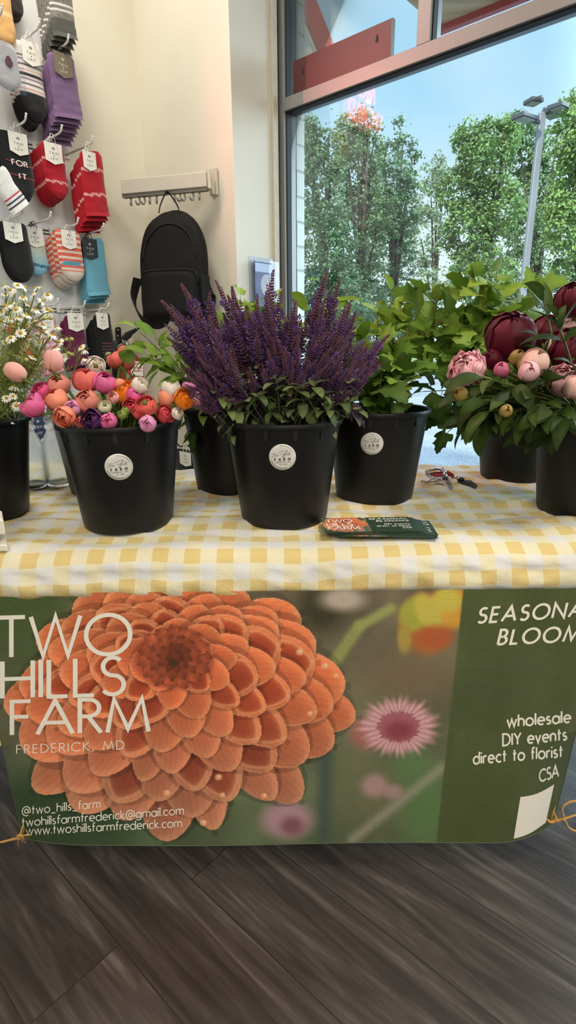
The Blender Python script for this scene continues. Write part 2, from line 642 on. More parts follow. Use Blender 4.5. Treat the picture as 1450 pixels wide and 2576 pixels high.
def floor_mat():
    m = bpy.data.materials.new('plank_floor')
    m.use_nodes = True
    n, l = m.node_tree.nodes, m.node_tree.links
    b = n['Principled BSDF']
    tc = n.new('ShaderNodeTexCoord')
    mp = n.new('ShaderNodeMapping')
    mp.inputs['Rotation'].default_value = (0, 0, -math.atan2(B.y, B.x))
    l.new(tc.outputs['Object'], mp.inputs['Vector'])
    br = n.new('ShaderNodeTexBrick')
    br.offset = .37
    br.inputs['Scale'].default_value = 1.0
    br.inputs['Brick Width'].default_value = 1.22
    br.inputs['Row Height'].default_value = .18
    br.inputs['Mortar Size'].default_value = .0012
    br.inputs['Mortar Smooth'].default_value = .2
    br.inputs['Color1'].default_value = (.25, .25, .25, 1)
    br.inputs['Color2'].default_value = (.75, .75, .75, 1)
    br.inputs['Mortar'].default_value = (0, 0, 0, 1)
    l.new(mp.outputs[0], br.inputs['Vector'])
    # per-plank offset of the grain
    sc = n.new('ShaderNodeMapping')
    sc.inputs['Scale'].default_value = (1.0, 11.0, 1.0)
    l.new(mp.outputs[0], sc.inputs['Vector'])
    ad = n.new('ShaderNodeVectorMath')
    ad.operation = 'ADD'
    ml = n.new('ShaderNodeVectorMath')
    ml.operation = 'SCALE'
    ml.inputs['Scale'].default_value = 17.0
    l.new(br.outputs['Color'], ml.inputs[0])
    l.new(sc.outputs[0], ad.inputs[0])
    l.new(ml.outputs[0], ad.inputs[1])
    nz = n.new('ShaderNodeTexNoise')
    nz.inputs['Scale'].default_value = 1.5
    nz.inputs['Detail'].default_value = 7
    nz.inputs['Roughness'].default_value = .62
    nz.inputs['Distortion'].default_value = 1.1
    l.new(ad.outputs[0], nz.inputs['Vector'])
    fn = n.new('ShaderNodeTexNoise')
    fn.inputs['Scale'].default_value = 9
    fn.inputs['Detail'].default_value = 4
    l.new(ad.outputs[0], fn.inputs['Vector'])
    mix = n.new('ShaderNodeMath')
    mix.operation = 'MULTIPLY_ADD'
    mix.inputs[1].default_value = .3
    l.new(fn.outputs['Fac'], mix.inputs[0])
    l.new(nz.outputs['Fac'], mix.inputs[2])
    rp = _ramp(m.node_tree, [(.40, (32, 26, 24)), (.58, (50, 43, 40)), (.70, (66, 58, 54)), (.86, (100, 91, 86))])
    l.new(mix.outputs[0], rp.inputs['Fac'])
    hs = n.new('ShaderNodeHueSaturation')
    mr = n.new('ShaderNodeMapRange')
    mr.inputs['To Min'].default_value = .82
    mr.inputs['To Max'].default_value = 1.12
    l.new(br.outputs['Color'], mr.inputs['Value'])
    l.new(mr.outputs[0], hs.inputs['Value'])
    l.new(rp.outputs[0], hs.inputs['Color'])
    dk = n.new('ShaderNodeMix')
    dk.data_type = 'RGBA'
    dk.inputs['B'].default_value = (.012, .010, .009, 1)
    l.new(br.outputs['Fac'], dk.inputs['Factor'])
    l.new(hs.outputs[0], dk.inputs['A'])
    l.new(dk.outputs['Result'], b.inputs['Base Color'])
    b.inputs['Roughness'].default_value = .42
    b.inputs['Specular IOR Level'].default_value = .4
    bp = n.new('ShaderNodeBump')
    bp.inputs['Strength'].default_value = .12
    bp.inputs['Distance'].default_value = .002
    l.new(mix.outputs[0], bp.inputs['Height'])
    l.new(bp.outputs[0], b.inputs['Normal'])
    return m


mbf = MB()
mbf.prism([Lb + B * .1 - A * .1, Lb - B * 7.2 - A * .1, P0 - B * 6.0 + A * .06, P0 + A * .06 + B * .02, C2 + A * .06 + B * .02, C1 + B * .1 + A * .02], (0, 0, -.06))
struct('floor', mbf, floor_mat())
mbc = MB()
mbc.prism([V((p.x, p.y, WH)) for p in (Lb + B * .3 - A * .3, Lb - B * 7.4 - A * .3, P0 - B * 6.0 + A * .16, P0 + A * .16 + B * 1.6, C1 + B * .4 + A * .3)], (0, 0, .1))
struct('ceiling', mbc, mat('ceiling_tile', (225, 223, 216), rough=.8))

# ------------------------------------------------------------------ shop window
# s runs along -B from P0, d along +A (outward)


def W(s, d, z):
    return P0 - B * s + A * d + Z * z


def win_s(px, py, d=0.0):
    p = on_plane(px, py, P0 + A * d, A)
    return (p - P0).dot(-B), p.z


GD = .032                                       # depth of the glass behind the frame face
FW = .026                                       # face width of the frame bars
SEND = 5.0
_, ZB = win_s(706, 283)
_, ZT = win_s(706, 250)
ZS = .10                                        # sill
sM0, _ = win_s(1050, 60)
sM1, _ = win_s(1083, 60)


def bar(name, s0, s1, z0, z1, depth=.073, mb=None):
    mb = mb or MB()
    mb.para(W(s0, 0, z0), -B * (s1 - s0), A * depth, Z * (z1 - z0))
    return mb


m_gl = pane_mat('window_glass', (246, 250, 250), .85)
bars = [('window_1', 0.0, 0.0, ZS, WH), ]
fr = MB()
bar('', 0, FW, 0, WH, mb=fr)                       # left stile
bar('', FW, SEND, ZB, ZT, mb=fr)                   # transom
bar('', sM0, sM1, ZT, WH, mb=fr)                   # upper mullion
bar('', FW, SEND, 0, ZS, mb=fr)                    # sill rail
bar('', FW, SEND, WH - .06, WH, mb=fr)
win = struct('window_1', fr, m_alu, bevel=.0015)
# black rubber set round each light, against the room side of the glass
gk = MB()


def gasket_ring(s0, s1, z0, z1):
    g, d0, d1 = .005, .012, GD + .006
    gk.para(W(s0, d0, z0), -B * g, A * (d1 - d0), Z * (z1 - z0))
    gk.para(W(s1 - g, d0, z0), -B * g, A * (d1 - d0), Z * (z1 - z0))
    gk.para(W(s0 + g, d0, z0), -B * (s1 - s0 - 2 * g), A * (d1 - d0), Z * g)
    gk.para(W(s0 + g, d0, z1 - g), -B * (s1 - s0 - 2 * g), A * (d1 - d0), Z * g)


lights_ = [(FW, SEND, ZS, ZB), (FW, sM0, ZT, WH - .06), (sM1, SEND, ZT, WH - .06)]
for q in lights_:
    gasket_ring(*q)
part('window_gasket', gk, m_gasket, win)
for (s0, s1, z0, z1) in lights_:
    g = MB()
    g.para(W(s0 + .003, GD, z0 + .003), -B * (s1 - s0 - .006), A * .006, Z * (z1 - z0 - .006))
    part('window_pane', g, m_gl, win)


# ================================================================== OUTSIDE
def brick_mat():
    m = bpy.data.materials.new('painted_brick')
    m.use_nodes = True
    n, l = m.node_tree.nodes, m.node_tree.links
    b = n['Principled BSDF']
    tc = n.new('ShaderNodeTexCoord')
    # wall coordinates: along the face and height
    sx = n.new('ShaderNodeSeparateXYZ')
    l.new(tc.outputs['Object'], sx.inputs[0])
    ad = n.new('ShaderNodeMath')
    l.new(sx.outputs['X'], ad.inputs[0])
    l.new(sx.outputs['Y'], ad.inputs[1])
    cb = n.new('ShaderNodeCombineXYZ')
    l.new(ad.outputs[0], cb.inputs['X'])
    l.new(sx.outputs['Z'], cb.inputs['Y'])
    br = n.new('ShaderNodeTexBrick')
    br.inputs['Scale'].default_value = 1
    br.inputs['Brick Width'].default_value = .25
    br.inputs['Row Height'].default_value = .095
    br.inputs['Mortar Size'].default_value = .006
    br.inputs['Mortar Smooth'].default_value = .6
    br.inputs['Color1'].default_value = (*lin((226, 228, 220)), 1)
    br.inputs['Color2'].default_value = (*lin((214, 216, 208)), 1)
    br.inputs['Mortar'].default_value = (*lin((180, 182, 176)), 1)
    l.new(cb.outputs[0], br.inputs['Vector'])
    l.new(br.outputs['Color'], b.inputs['Base Color'])
    b.inputs['Roughness'].default_value = .85
    bp = n.new('ShaderNodeBump')
    bp.inputs['Strength'].default_value = .6
    bp.inputs['Distance'].default_value = -.006
    l.new(br.outputs['Fac'], bp.inputs['Height'])
    l.new(bp.outputs[0], b.inputs['Normal'])
    return m


mbp = MB()
mbp.para(W(FW + .002, .074, -.1), B * 1.6, A * .05, Z * 3.6)
struct('wall_outside', mbp, brick_mat())


def asphalt_mat():
    m = bpy.data.materials.new('asphalt')
    m.use_nodes = True
    n, l = m.node_tree.nodes, m.node_tree.links
    b = n['Principled BSDF']
    tc = n.new('ShaderNodeTexCoord')
    nz = n.new('ShaderNodeTexNoise')
    nz.inputs['Scale'].default_value = 55
    nz.inputs['Detail'].default_value = 6
    n2 = n.new('ShaderNodeTexNoise')
    n2.inputs['Scale'].default_value = 1.3
    l.new(tc.outputs['Object'], nz.inputs['Vector'])
    l.new(tc.outputs['Object'], n2.inputs['Vector'])
    ad = n.new('ShaderNodeMath')
    ad.operation = 'MULTIPLY_ADD'
    ad.inputs[1].default_value = .35
    l.new(n2.outputs['Fac'], ad.inputs[0])
    l.new(nz.outputs['Fac'], ad.inputs[2])
    rp = _ramp(m.node_tree, [(.42, (84, 92, 104)), (.85, (150, 160, 174))])
    l.new(ad.outputs[0], rp.inputs['Fac'])
    l.new(rp.outputs[0], b.inputs['Base Color'])
    b.inputs['Roughness'].default_value = .9
    return m


mbg = MB()
g0 = P0 + A * .2
mbg.para(V((g0.x, g0.y, -.25)) + B * 60, -B * 120, A * 22, Z * .1)
struct('ground', mbg, asphalt_mat())
mbg = MB()
mbg.para(V((g0.x, g0.y, -.25)) + B * 60 + A * 22, -B * 120, A * 40, Z * .2)
struct('ground', mbg, mat('lawn', (92, 112, 58), rough=.9, var=.25, scale=3, bump=.4))

# ---- wooden eave of the shop front with its red fascia (top right)
m_red = mat('red_trim_paint', (150, 42, 44), rough=.45, var=.05, scale=4)
m_pale = mat('pale_beam_paint', (196, 196, 188), rough=.6)


def plank_mat(name, c1, c2, d):
    m = bpy.data.materials.new(name)
    m.use_nodes = True
    n, l = m.node_tree.nodes, m.node_tree.links
    b = n['Principled BSDF']
    tc = n.new('ShaderNodeTexCoord')
    mp = n.new('ShaderNodeMapping')
    mp.inputs['Rotation'].default_value = (0, 0, -math.atan2(d.y, d.x))
    mp.inputs['Scale'].default_value = (.8, 9, 2)
    l.new(tc.outputs['Object'], mp.inputs['Vector'])
    nz = n.new('ShaderNodeTexNoise')
    nz.inputs['Scale'].default_value = 2
    nz.inputs['Detail'].default_value = 6
    l.new(mp.outputs[0], nz.inputs['Vector'])
    rp = _ramp(m.node_tree, [(.35, c1), (.65, c2)])
    l.new(nz.outputs['Fac'], rp.inputs['Fac'])
    l.new(rp.outputs[0], b.inputs['Base Color'])
    b.inputs['Roughness'].default_value = .7
    return m


ED = 1.1
q = on_plane(1115, 78, P0 + A * ED, A)
sE, zE = (q - P0).dot(-B), q.z
sL = (on_plane(1098, 84, P0 + A * ED, A) - P0).dot(-B)
eave = thing('roof_eave', 'wooden roof eave with dark red fascia board outside above the window', 'roof', W(sL, .2, zE))
e1 = MB(); e1.para(W(sL, .14, zE + .03), -B * 4.2, A * (ED - .14), Z * .05)
part('soffit', e1, plank_mat('soffit_wood', (150, 124, 88), (188, 164, 124), B), eave)
e2 = MB(); e2.para(W(sL, ED, zE), -B * 4.2, A * .035, Z * .22)
part('fascia', e2, m_red, eave, bevel=.003)

# ---- red gable end seen past the brick corner (upper left pane)
YG = 6.0
def beam(mb, a, b, w, d):
    a, b = V(a), V(b)
    t = (b - a).normalized()
    n = V((0, 1, 0))
    u = n.cross(t).normalized()
    mb.para(a - u * w / 2, b - a, u * w, n * d)
gab = thing('gable_roof', 'red gable roof edge with pale rafters beyond the brick corner', 'roof', on_y(800, 60, YG))
g1 = MB(); beam(g1, on_y(757, -40, YG), on_y(826, 128, YG), .14, .25)
part('barge_board', g1, m_red, gab)
g2 = MB(); beam(g2, on_y(738, -22, YG + .1), on_y(803, 138, YG + .1), .05, .2)
part('rafter', g2, m_pale, gab)
g3 = MB(); beam(g3, on_y(745, 135, YG + .2), on_y(806, 124, YG + .2), .07, .2)
part('tie_beam', g3, m_pale, gab)

# ---- light pole of the parking lot
m_pole = mat('galvanised_pole', (150, 154, 160), rough=.5, metal=.4, var=.05)
m_led = mat('lamp_housing', (78, 82, 88), rough=.5, metal=.3)
YP = 18.0
pt, pb = on_y(1365, 283, YP), on_y(1300, 960, YP)
pb = V((pt.x, pt.y, -.2))
pole = thing('parking_lot_lamp', 'tall grey light pole with four flat lamp heads in front of the trees', 'street lamp', pb)
pm = MB(); pm.para(pb + V((-.09, -.09, 0)), (.18, 0, 0), (0, .18, 0), pt - pb)
part('pole', pm, m_pole, pole, bevel=.02)
for (x0, y0, x1, y1, dy) in ((1362, 288, 1330, 268, 1.0), (1352, 296, 1302, 296, -.9), (1375, 284, 1424, 268, -.9), (1370, 292, 1400, 298, 1.0)):
    hd = MB()
    e = on_y(x1, y1, YP + dy * .6)
    s = V((pt.x, pt.y, e.z))
    d = (e - s); d.z = 0
    L = d.length
    dn = d.normalized(); sd = V((-dn.y, dn.x, 0))
    hd.para(s + dn * .1 - sd * .05, dn * (L * .45), sd * .1, Z * .1)
    hd.para(s + dn * (L * .35) - sd * .2, dn * (L * .65), sd * .4, Z * .11)
    ho = part('lamp_head', hd, m_led, pole, bevel=.02)
    ld = MB(); ld.para(s + dn * (L * .45) - sd * .15 - Z * .02, dn * (L * .48), sd * .3, Z * .02)
    part('lens', ld, mat('lamp_lens', (150, 152, 150), rough=.3), ho)

# ---- back of a dark red sign standing on the transom
sb0, sbz = win_s(738, 155, GD - .02)
sb1, _ = win_s(985, 53, GD - .02)
sgn = thing('sign_panel', 'dark red sign panel with keyhole slots standing on the window transom', 'sign', W(sb0, GD - .02, ZT))
mb = MB(); mb.para(W(sb0, GD - .021, ZT), -B * (sb1 - sb0), A * .016, Z * (sbz - ZT))
part('panel', mb, mat('dark_red_panel', (82, 24, 28), rough=.45, var=.05, scale=5), sgn, bevel=.001)
mb = MB(); mb.para(W(sb1, GD - .021, ZT), -B * .006, A * .016, Z * (sbz - ZT))
part('panel_edge', mb, mat('grey_panel_edge', (96, 100, 100), rough=.5), sgn)
for (kx, ky) in ((762, 178), (949, 96)):
    p = on_plane(kx, ky, W(0, GD - .0215, 0), A)
    pts = [p + (-B) * (.0065 * math.cos(g)) + Z * (-.006 + .0065 * math.sin(g)) for g in [PI * (.75 + 1.5 * i / 10) for i in range(11)]]
    pts += [p - B * .003 + Z * .008, p - B * .0015 + Z * .011, p + B * .0015 + Z * .011, p + B * .003 + Z * .008]
    mb = MB(); mb.prism(pts, A * .0003)
    part('keyhole_slot', mb, m_gasket, sgn)

# ---- trees
m_bark = mat('tree_bark', (70, 60, 50), rough=.9, var=.3, scale=8, bump=.5)
m_leafs = mat('tree_foliage', attr=True, rough=.55, trans=.3, var=.1, scale=2)


def tree(name, label, crowns, y, trunk_px, seed, hue, n_leaf, size=.17):
    """crowns: list of (px, py, rx_px, ry_px) ellipses seen from the shop, all at distance about y"""
    rng = random.Random(seed)
    base = on_y(trunk_px, 880, y); base.z = -.1
    t = thing(name, label, 'tree', base, None)
    fm, tm = MB(), MB()
    top = base.z
    tot = sum(c[2] * c[3] for c in crowns)
    for (px, py, rx, ry) in crowns:
        c = on_y(px, py, y + rng.uniform(-.8, .8))
        k = (c - CAM).dot(_F) / F_PX
        Rx, Rz = rx * k, ry * k
        top = max(top, c.z)
        ncl = max(12, int(.85 * n_leaf * rx * ry / tot / 26))
        for _ in range(ncl):
            # cluster centre, biased to the outside of the crown
            while True:
                d = V((rng.uniform(-1, 1), rng.uniform(-1, 1), rng.uniform(-1, 1)))
                if .05 < d.length < 1:
                    break
            d = d * (d.length ** -.45)
            cc = c + V((d.x * Rx, d.y * Rx * .85, d.z * Rz))
            cr = rng.uniform(.20, .46) * (size / .17)
            tone = rng.uniform(.5, 1.3)
            for _ in range(26):
                o = V((rng.gauss(0, 1), rng.gauss(0, 1), rng.gauss(0, .6))) * cr * .5
                p = cc + o
                nrm = (o.normalized() * .6 + V((rng.uniform(-.6, .6), rng.uniform(-.6, .6), rng.uniform(.1, 1)))).normalized()
                M = rot_to(nrm, rng.uniform(0, 6.28))
                s = size * rng.uniform(.5, .95)
                vs = [p + M @ V(q) for q in ((-s * .5, 0, 0), (0, -s * .42, -s * .1), (s * .62, 0, -s * .05), (0, s * .42, -s * .1))]
                h = tone * rng.uniform(.8, 1.2)
                fm.add(vs, [(0, 1, 2, 3)], (hue[0] * h, hue[1] * h, hue[2] * h))
        if rng.random() < 1:
            fork = V((base.x, base.y, base.z + (c.z - base.z) * .35))
            tm.tube(bez(fork, (fork + c) / 2 + V((0, 0, .6)), c, 6), [.10, .09, .08, .07, .055, .04, .02], 6)
    tm.tube([base, V((base.x, base.y, base.z + (top - base.z) * .45)), V((base.x + .1, base.y, top))], [.19, .13, .03], 8)
    part('trunk', tm, m_bark, t, smooth=True)
    part('foliage', fm, m_leafs, t)
    return t


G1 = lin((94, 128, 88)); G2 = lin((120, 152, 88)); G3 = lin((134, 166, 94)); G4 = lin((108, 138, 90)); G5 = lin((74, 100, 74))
tree('maple_tree', 'dark green maple with upright tips directly beside the brick corner', [(800, 470, 60, 100), (815, 640, 85, 120), (785, 390, 26, 75), (835, 390, 22, 72), (850, 780, 90, 90), (770, 340, 16, 50), (800, 760, 60, 90)], 22, 815, 1, G1, 19000, .14)
tree('maple_tree', 'tall spiky maple rising highest in the left half of the window', [(900, 440, 50, 90), (868, 350, 15, 68), (900, 350, 20, 75), (938, 370, 17, 65), (918, 310, 10, 40), (905, 600, 75, 130), (890, 770, 80, 80), (960, 520, 40, 60)], 25, 905, 2, G4, 19000, .15)
tree('maple_tree', 'maple with one thin pointed leader right of the tallest spiky maple', [(985, 480, 46, 85), (1003, 370, 16, 66), (1038, 400, 12, 58), (980, 640, 70, 110), (965, 400, 13, 50), (990, 790, 80, 70), (1025, 520, 30, 70)], 28, 985, 3, G1, 15000, .15)
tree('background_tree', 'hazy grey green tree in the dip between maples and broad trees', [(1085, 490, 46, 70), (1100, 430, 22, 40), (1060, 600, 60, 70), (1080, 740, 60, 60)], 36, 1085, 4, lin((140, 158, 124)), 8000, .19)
tree('broadleaf_tree', 'broad bright green tree left of the light pole', [(1215, 410, 66, 60), (1180, 340, 36, 36), (1250, 345, 50, 48), (1160, 480, 55, 50), (1180, 580, 66, 66), (1250, 520, 66, 66), (1215, 690, 80, 70)], 24, 1215, 5, G2, 22000, .16)
tree('broadleaf_tree', 'broad tree with dense crown directly behind the light pole', [(1330, 380, 56, 60), (1300, 325, 34, 34), (1350, 480, 56, 60), (1330, 580, 60, 60), (1310, 700, 70, 70)], 30, 1335, 6, G4, 15000, .18)
tree('broadleaf_tree', 'light green tree at the right edge of the window', [(1440, 350, 46, 70), (1455, 470, 60, 80), (1430, 580, 50, 70), (1440, 275, 22, 34), (1405, 520, 30, 40), (1490, 420, 60, 150), (1440, 690, 60, 50)], 18, 1470, 7, G3, 20000, .13)
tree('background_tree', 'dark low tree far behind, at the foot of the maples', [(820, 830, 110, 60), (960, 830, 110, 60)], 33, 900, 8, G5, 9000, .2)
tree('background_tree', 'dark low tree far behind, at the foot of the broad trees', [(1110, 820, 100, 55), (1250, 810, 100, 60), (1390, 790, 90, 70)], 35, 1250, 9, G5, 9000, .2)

# ================================================================== TABLE, CLOTH, BANNER
ZTOP = .745                                      # top of the cloth
TA = math.radians(1.0)                           # the table is turned a little
TX, TY = V((math.cos(TA), math.sin(TA), 0)), V((-math.sin(TA), math.cos(TA), 0))
TO = V((0, .968, 0))                             # middle of the front edge
THL, TDEP = .90, .71                             # half length, depth


def T(x, y, z):
    return TO + TX * x + TY * y + Z * z


m_plastic_table = mat('table_plastic', (214, 212, 205), rough=.5)
m_steel = mat('table_steel', (120, 122, 126), rough=.35, metal=.8)
tb = thing('folding_table', 'folding table hidden under the yellow gingham cloth', 'table', T(0, .35, 0))
mb = MB(); mb.para(T(-THL + .01, .02, .700), TX * (2 * THL - .02), TY * (TDEP - .04), Z * .036)
part('tabletop', mb, m_plastic_table, tb, bevel=.008)
for sx in (-1, 1):
    for sy in (.10, TDEP - .10):
        mb = MB(); mb.tube([T(sx * .74, sy, .0), T(sx * .74, sy, .71)], .014, 10)
        part('leg', mb, m_steel, tb, smooth=True)


# ---- gingham cloth
def gingham():
    m = bpy.data.materials.new('yellow_gingham')
    m.use_nodes = True
    n, l = m.node_tree.nodes, m.node_tree.links
    b = n['Principled BSDF']
    out = n['Material Output']
    uv = n.new('ShaderNodeUVMap')
    uv.uv_map = 'cloth'
    sep = n.new('ShaderNodeSeparateXYZ')
    l.new(uv.outputs[0], sep.inputs[0])

    def stripe(sock):
        a = n.new('ShaderNodeMath'); a.operation = 'MULTIPLY'; a.inputs[1].default_value = 1 / .062
        l.new(sock, a.inputs[0])
        f = n.new('ShaderNodeMath'); f.operation = 'FRACT'
        l.new(a.outputs[0], f.inputs[0])
        g = n.new('ShaderNodeMath'); g.operation = 'GREATER_THAN'; g.inputs[1].default_value = .5
        l.new(f.outputs[0], g.inputs[0])
        return g.outputs[0]
    ad = n.new('ShaderNodeMath'); ad.operation = 'ADD'
    l.new(stripe(sep.outputs['X']), ad.inputs[0])
    l.new(stripe(sep.outputs['Y']), ad.inputs[1])
    hf = n.new('ShaderNodeMath'); hf.operation = 'MULTIPLY'; hf.inputs[1].default_value = .5
    l.new(ad.outputs[0], hf.inputs[0])
    rp = _ramp(m.node_tree, [(0, (218, 216, 215)), (.5, (222, 213, 184)), (1, (214, 190, 130))])
    rp.color_ramp.interpolation = 'LINEAR'
    l.new(hf.outputs[0], rp.inputs['Fac'])
    # weave
    wv = n.new('ShaderNodeTexNoise'); wv.inputs['Scale'].default_value = 900
    wv.inputs['Detail'].default_value = 2
    l.new(uv.outputs[0], wv.inputs['Vector'])
    mr = n.new('ShaderNodeMapRange'); mr.inputs['To Min'].default_value = .93; mr.inputs['To Max'].default_value = 1.07
    l.new(wv.outputs['Fac'], mr.inputs['Value'])
    hs = n.new('ShaderNodeHueSaturation')
    l.new(rp.outputs[0], hs.inputs['Color'])
    l.new(mr.outputs[0], hs.inputs['Value'])
    l.new(hs.outputs[0], b.inputs['Base Color'])
    b.inputs['Roughness'].default_value = .85
    b.inputs['Specular IOR Level'].default_value = .15
    tl = n.new('ShaderNodeBsdfTranslucent')
    l.new(hs.outputs[0], tl.inputs['Color'])
    mx = n.new('ShaderNodeMixShader'); mx.inputs[0].default_value = .12
    l.new(b.outputs[0], mx.inputs[1]); l.new(tl.outputs[0], mx.inputs[2])
    l.new(mx.outputs[0], out.inputs['Surface'])
    nz = n.new('ShaderNodeTexNoise'); nz.inputs['Scale'].default_value = 45; nz.inputs['Detail'].default_value = 4
    l.new(uv.outputs[0], nz.inputs['Vector'])
    bp = n.new('ShaderNodeBump'); bp.inputs['Strength'].default_value = .6; bp.inputs['Distance'].default_value = .004
    l.new(nz.outputs['Fac'], bp.inputs['Height'])
    l.new(bp.outputs[0], b.inputs['Normal'])
    return m


def cloth_profile():
    """(y, z, arclength) from the back hem over the top to the front hem"""
    pts = [(TDEP + .012, .36), (TDEP + .010, .50), (TDEP + .008, .70)]
    for k in range(1, 6):
        g = PI / 2 * k / 5
        pts.append((TDEP - .012 + .020 * math.cos(g), ZTOP - .02 + .02 * math.sin(g)))
    for k in range(1, 56):
        pts.append((TDEP - .012 - (TDEP - .042) * k / 55, ZTOP))
    for k in range(1, 11):
        g = PI / 2 * k / 10
        pts.append((.030 - .048 * math.sin(g), ZTOP - .038 + .038 * math.cos(g)))
    pts += [(-.022, .697), (-.0255, .688), (-.026, .678), (-.024, .669), (-.018, .662), (-.008, .658), (.0, .652), (.003, .640), (.004, .61)]
    for k in range(1, 16):
        pts.append((.004 + .001 * k, .61 - .305 * k / 15))
    out, s = [], 0
    for i, p in enumerate(pts):
        if i:
            s += math.hypot(p[0] - pts[i - 1][0], p[1] - pts[i - 1][1])
        out.append((p[0], p[1], s))
    return out


prof = cloth_profile()
NX = 300
mb = MB()
rows, uvs = [], []
for j, (y, z, s) in enumerate(prof):
    r = []
    on_top = y > .02 and z > .73
    front = z < .735 and y < .05
    for i in range(NX + 1):
        x = -THL - .01 + (2 * THL + .02) * i / NX
        dx = dy = dz = 0.0
        n1 = mnoise.noise(V((x * 3.1, y * 7.5, 2.2)))
        n2 = mnoise.noise(V((x * 8.0 + y * 9, y * 24 - x * 3, 7.7)))
        n3 = mnoise.noise(V((x * 22, y * 46 + z * 40, 4.1)))
        if z > .70:
            k = min(1.0, max(0.0, (y + .02) / .12))
            dz += k * (max(0, n1 + .12) * .014 + max(0, n2) * .012 + max(0, mnoise.noise(V((x * 5 - y * 4, y * 38 + x * 6, 1.7)))) * .009 + n3 * .0014)
        if on_top:
            rd = max(0.0, 1 - 2.4 * abs(mnoise.noise(V((x * 2.4 + y * 3.2, y * 9 - x * 1.5, 9.3))))) ** 2
            dz += rd * .007 * min(1.0, max(0.0, (y - .12) / .2))
        if front:
            k = min(1.0, (.735 - z) / .03) * (1.0 if z > .655 else .25)
            dy += k * (mnoise.noise(V((x * 5, z * 10, 3))) * .009 + mnoise.noise(V((x * 19 + z * 22, z * 46, 5))) * .007 + n3 * .0012)
            if .65 < z < .70:
                dz += mnoise.noise(V((x * 6.5, 9.1, 1))) * .005 + mnoise.noise(V((x * 23, 3.3, 1))) * .0025
        if z < .64 and y < .1:
            dy += .007 * math.sin(x * 21) * min(1, (.64 - z) / .2)
        if y > TDEP - .05:
            dz += mnoise.noise(V((x * 6, 1, 8))) * .003
        r.append(T(x + dx, y + dy, z + dz))
        uvs.append((x + .012 * mnoise.noise(V((x * 3, s * 4, 1))) + 5, s + .02 * mnoise.noise(V((x * 2.6, s * 3, 6))) + .006 * mnoise.noise(V((x * 9, s * 11, 2))) + .011))
    rows.append(r)
mb.grid(rows)
cloth = solo('tablecloth', mb, gingham(), 'yellow and white gingham cloth draped over the long table', 'tablecloth', smooth=True)
uvl = cloth.data.uv_layers.new(name='cloth')
li = np.zeros(len(cloth.data.loops), dtype=np.int32)
cloth.data.loops.foreach_get('vertex_index', li)
uvl.data.foreach_set('uv', np.array(uvs, dtype=np.float32)[li].ravel())
# short hanging ends left and right
ORIG[cloth.name] = V((0, 0, 0))
for sx in (-1, 1):
    mb = MB()
    rr = []
    for j in range(14):
        z = ZTOP - .006 - .43 * j / 13
        rr.append([T(sx * (THL + .012 + .008 * math.sin(k * .9) * j / 13), .01 + (TDEP - .02) * k / 30, z) for k in range(31)])
    mb.grid(rr)
    e = part('end_drop', mb, bpy.data.materials['yellow_gingham'], cloth, smooth=True)
    u2 = e.data.uv_layers.new(name='cloth')
    li = np.zeros(len(e.data.loops), dtype=np.int32)
    e.data.loops.foreach_get('vertex_index', li)
    uu = np.array([(k * (TDEP - .02) / 30, .43 * j / 13) for j in range(14) for k in range(31)], dtype=np.float32)
    u2.data.foreach_set('uv', uu[li].ravel())


# ================================================================== BANNER
YB = .938                                        # plane of the banner
BX, BZ0, BZ1 = .597, .070, .676


def vnoise(x, y, seed):
    """smooth value noise on arrays"""
    rs = np.random.RandomState(seed)
    tab = rs.rand(64, 64)
    xi, yi = np.floor(x).astype(int), np.floor(y).astype(int)
    fx, fy = x - xi, y - yi
    fx, fy = fx * fx * (3 - 2 * fx), fy * fy * (3 - 2 * fy)
    a, b = tab[xi % 64, yi % 64], tab[(xi + 1) % 64, yi % 64]
    c, d = tab[xi % 64, (yi + 1) % 64], tab[(xi + 1) % 64, (yi + 1) % 64]
    return (a * (1 - fx) + b * fx) * (1 - fy) + (c * (1 - fx) + d * fx) * fy


def blob(C, PX, PY, cx, cy, rx, ry, col, soft=1.0, amt=1.0, rot=0.0):
    c, s = math.cos(rot), math.sin(rot)
    u, v = ((PX - cx) * c + (PY - cy) * s) / rx, (-(PX - cx) * s + (PY - cy) * c) / ry
    d = np.sqrt(u * u + v * v)
    k = np.clip((1 + soft * .5 - d) / soft, 0, 1) * amt
    k = k * k * (3 - 2 * k)
    C[:] = C * (1 - k[..., None]) + np.array(col, float) * k[..., None]


def seg(C, PX, PY, p, q, w, col, soft, amt=1.0):
    dx, dy = q[0] - p[0], q[1] - p[1]
    t = np.clip(((PX - p[0]) * dx + (PY - p[1]) * dy) / (dx * dx + dy * dy), 0, 1)
    d = np.hypot(PX - p[0] - t * dx, PY - p[1] - t * dy)
    k = np.clip((w / 2 + soft / 2 - d) / soft, 0, 1) * amt
    C[:] = C * (1 - k[..., None]) + np.array(col, float) * k[..., None]


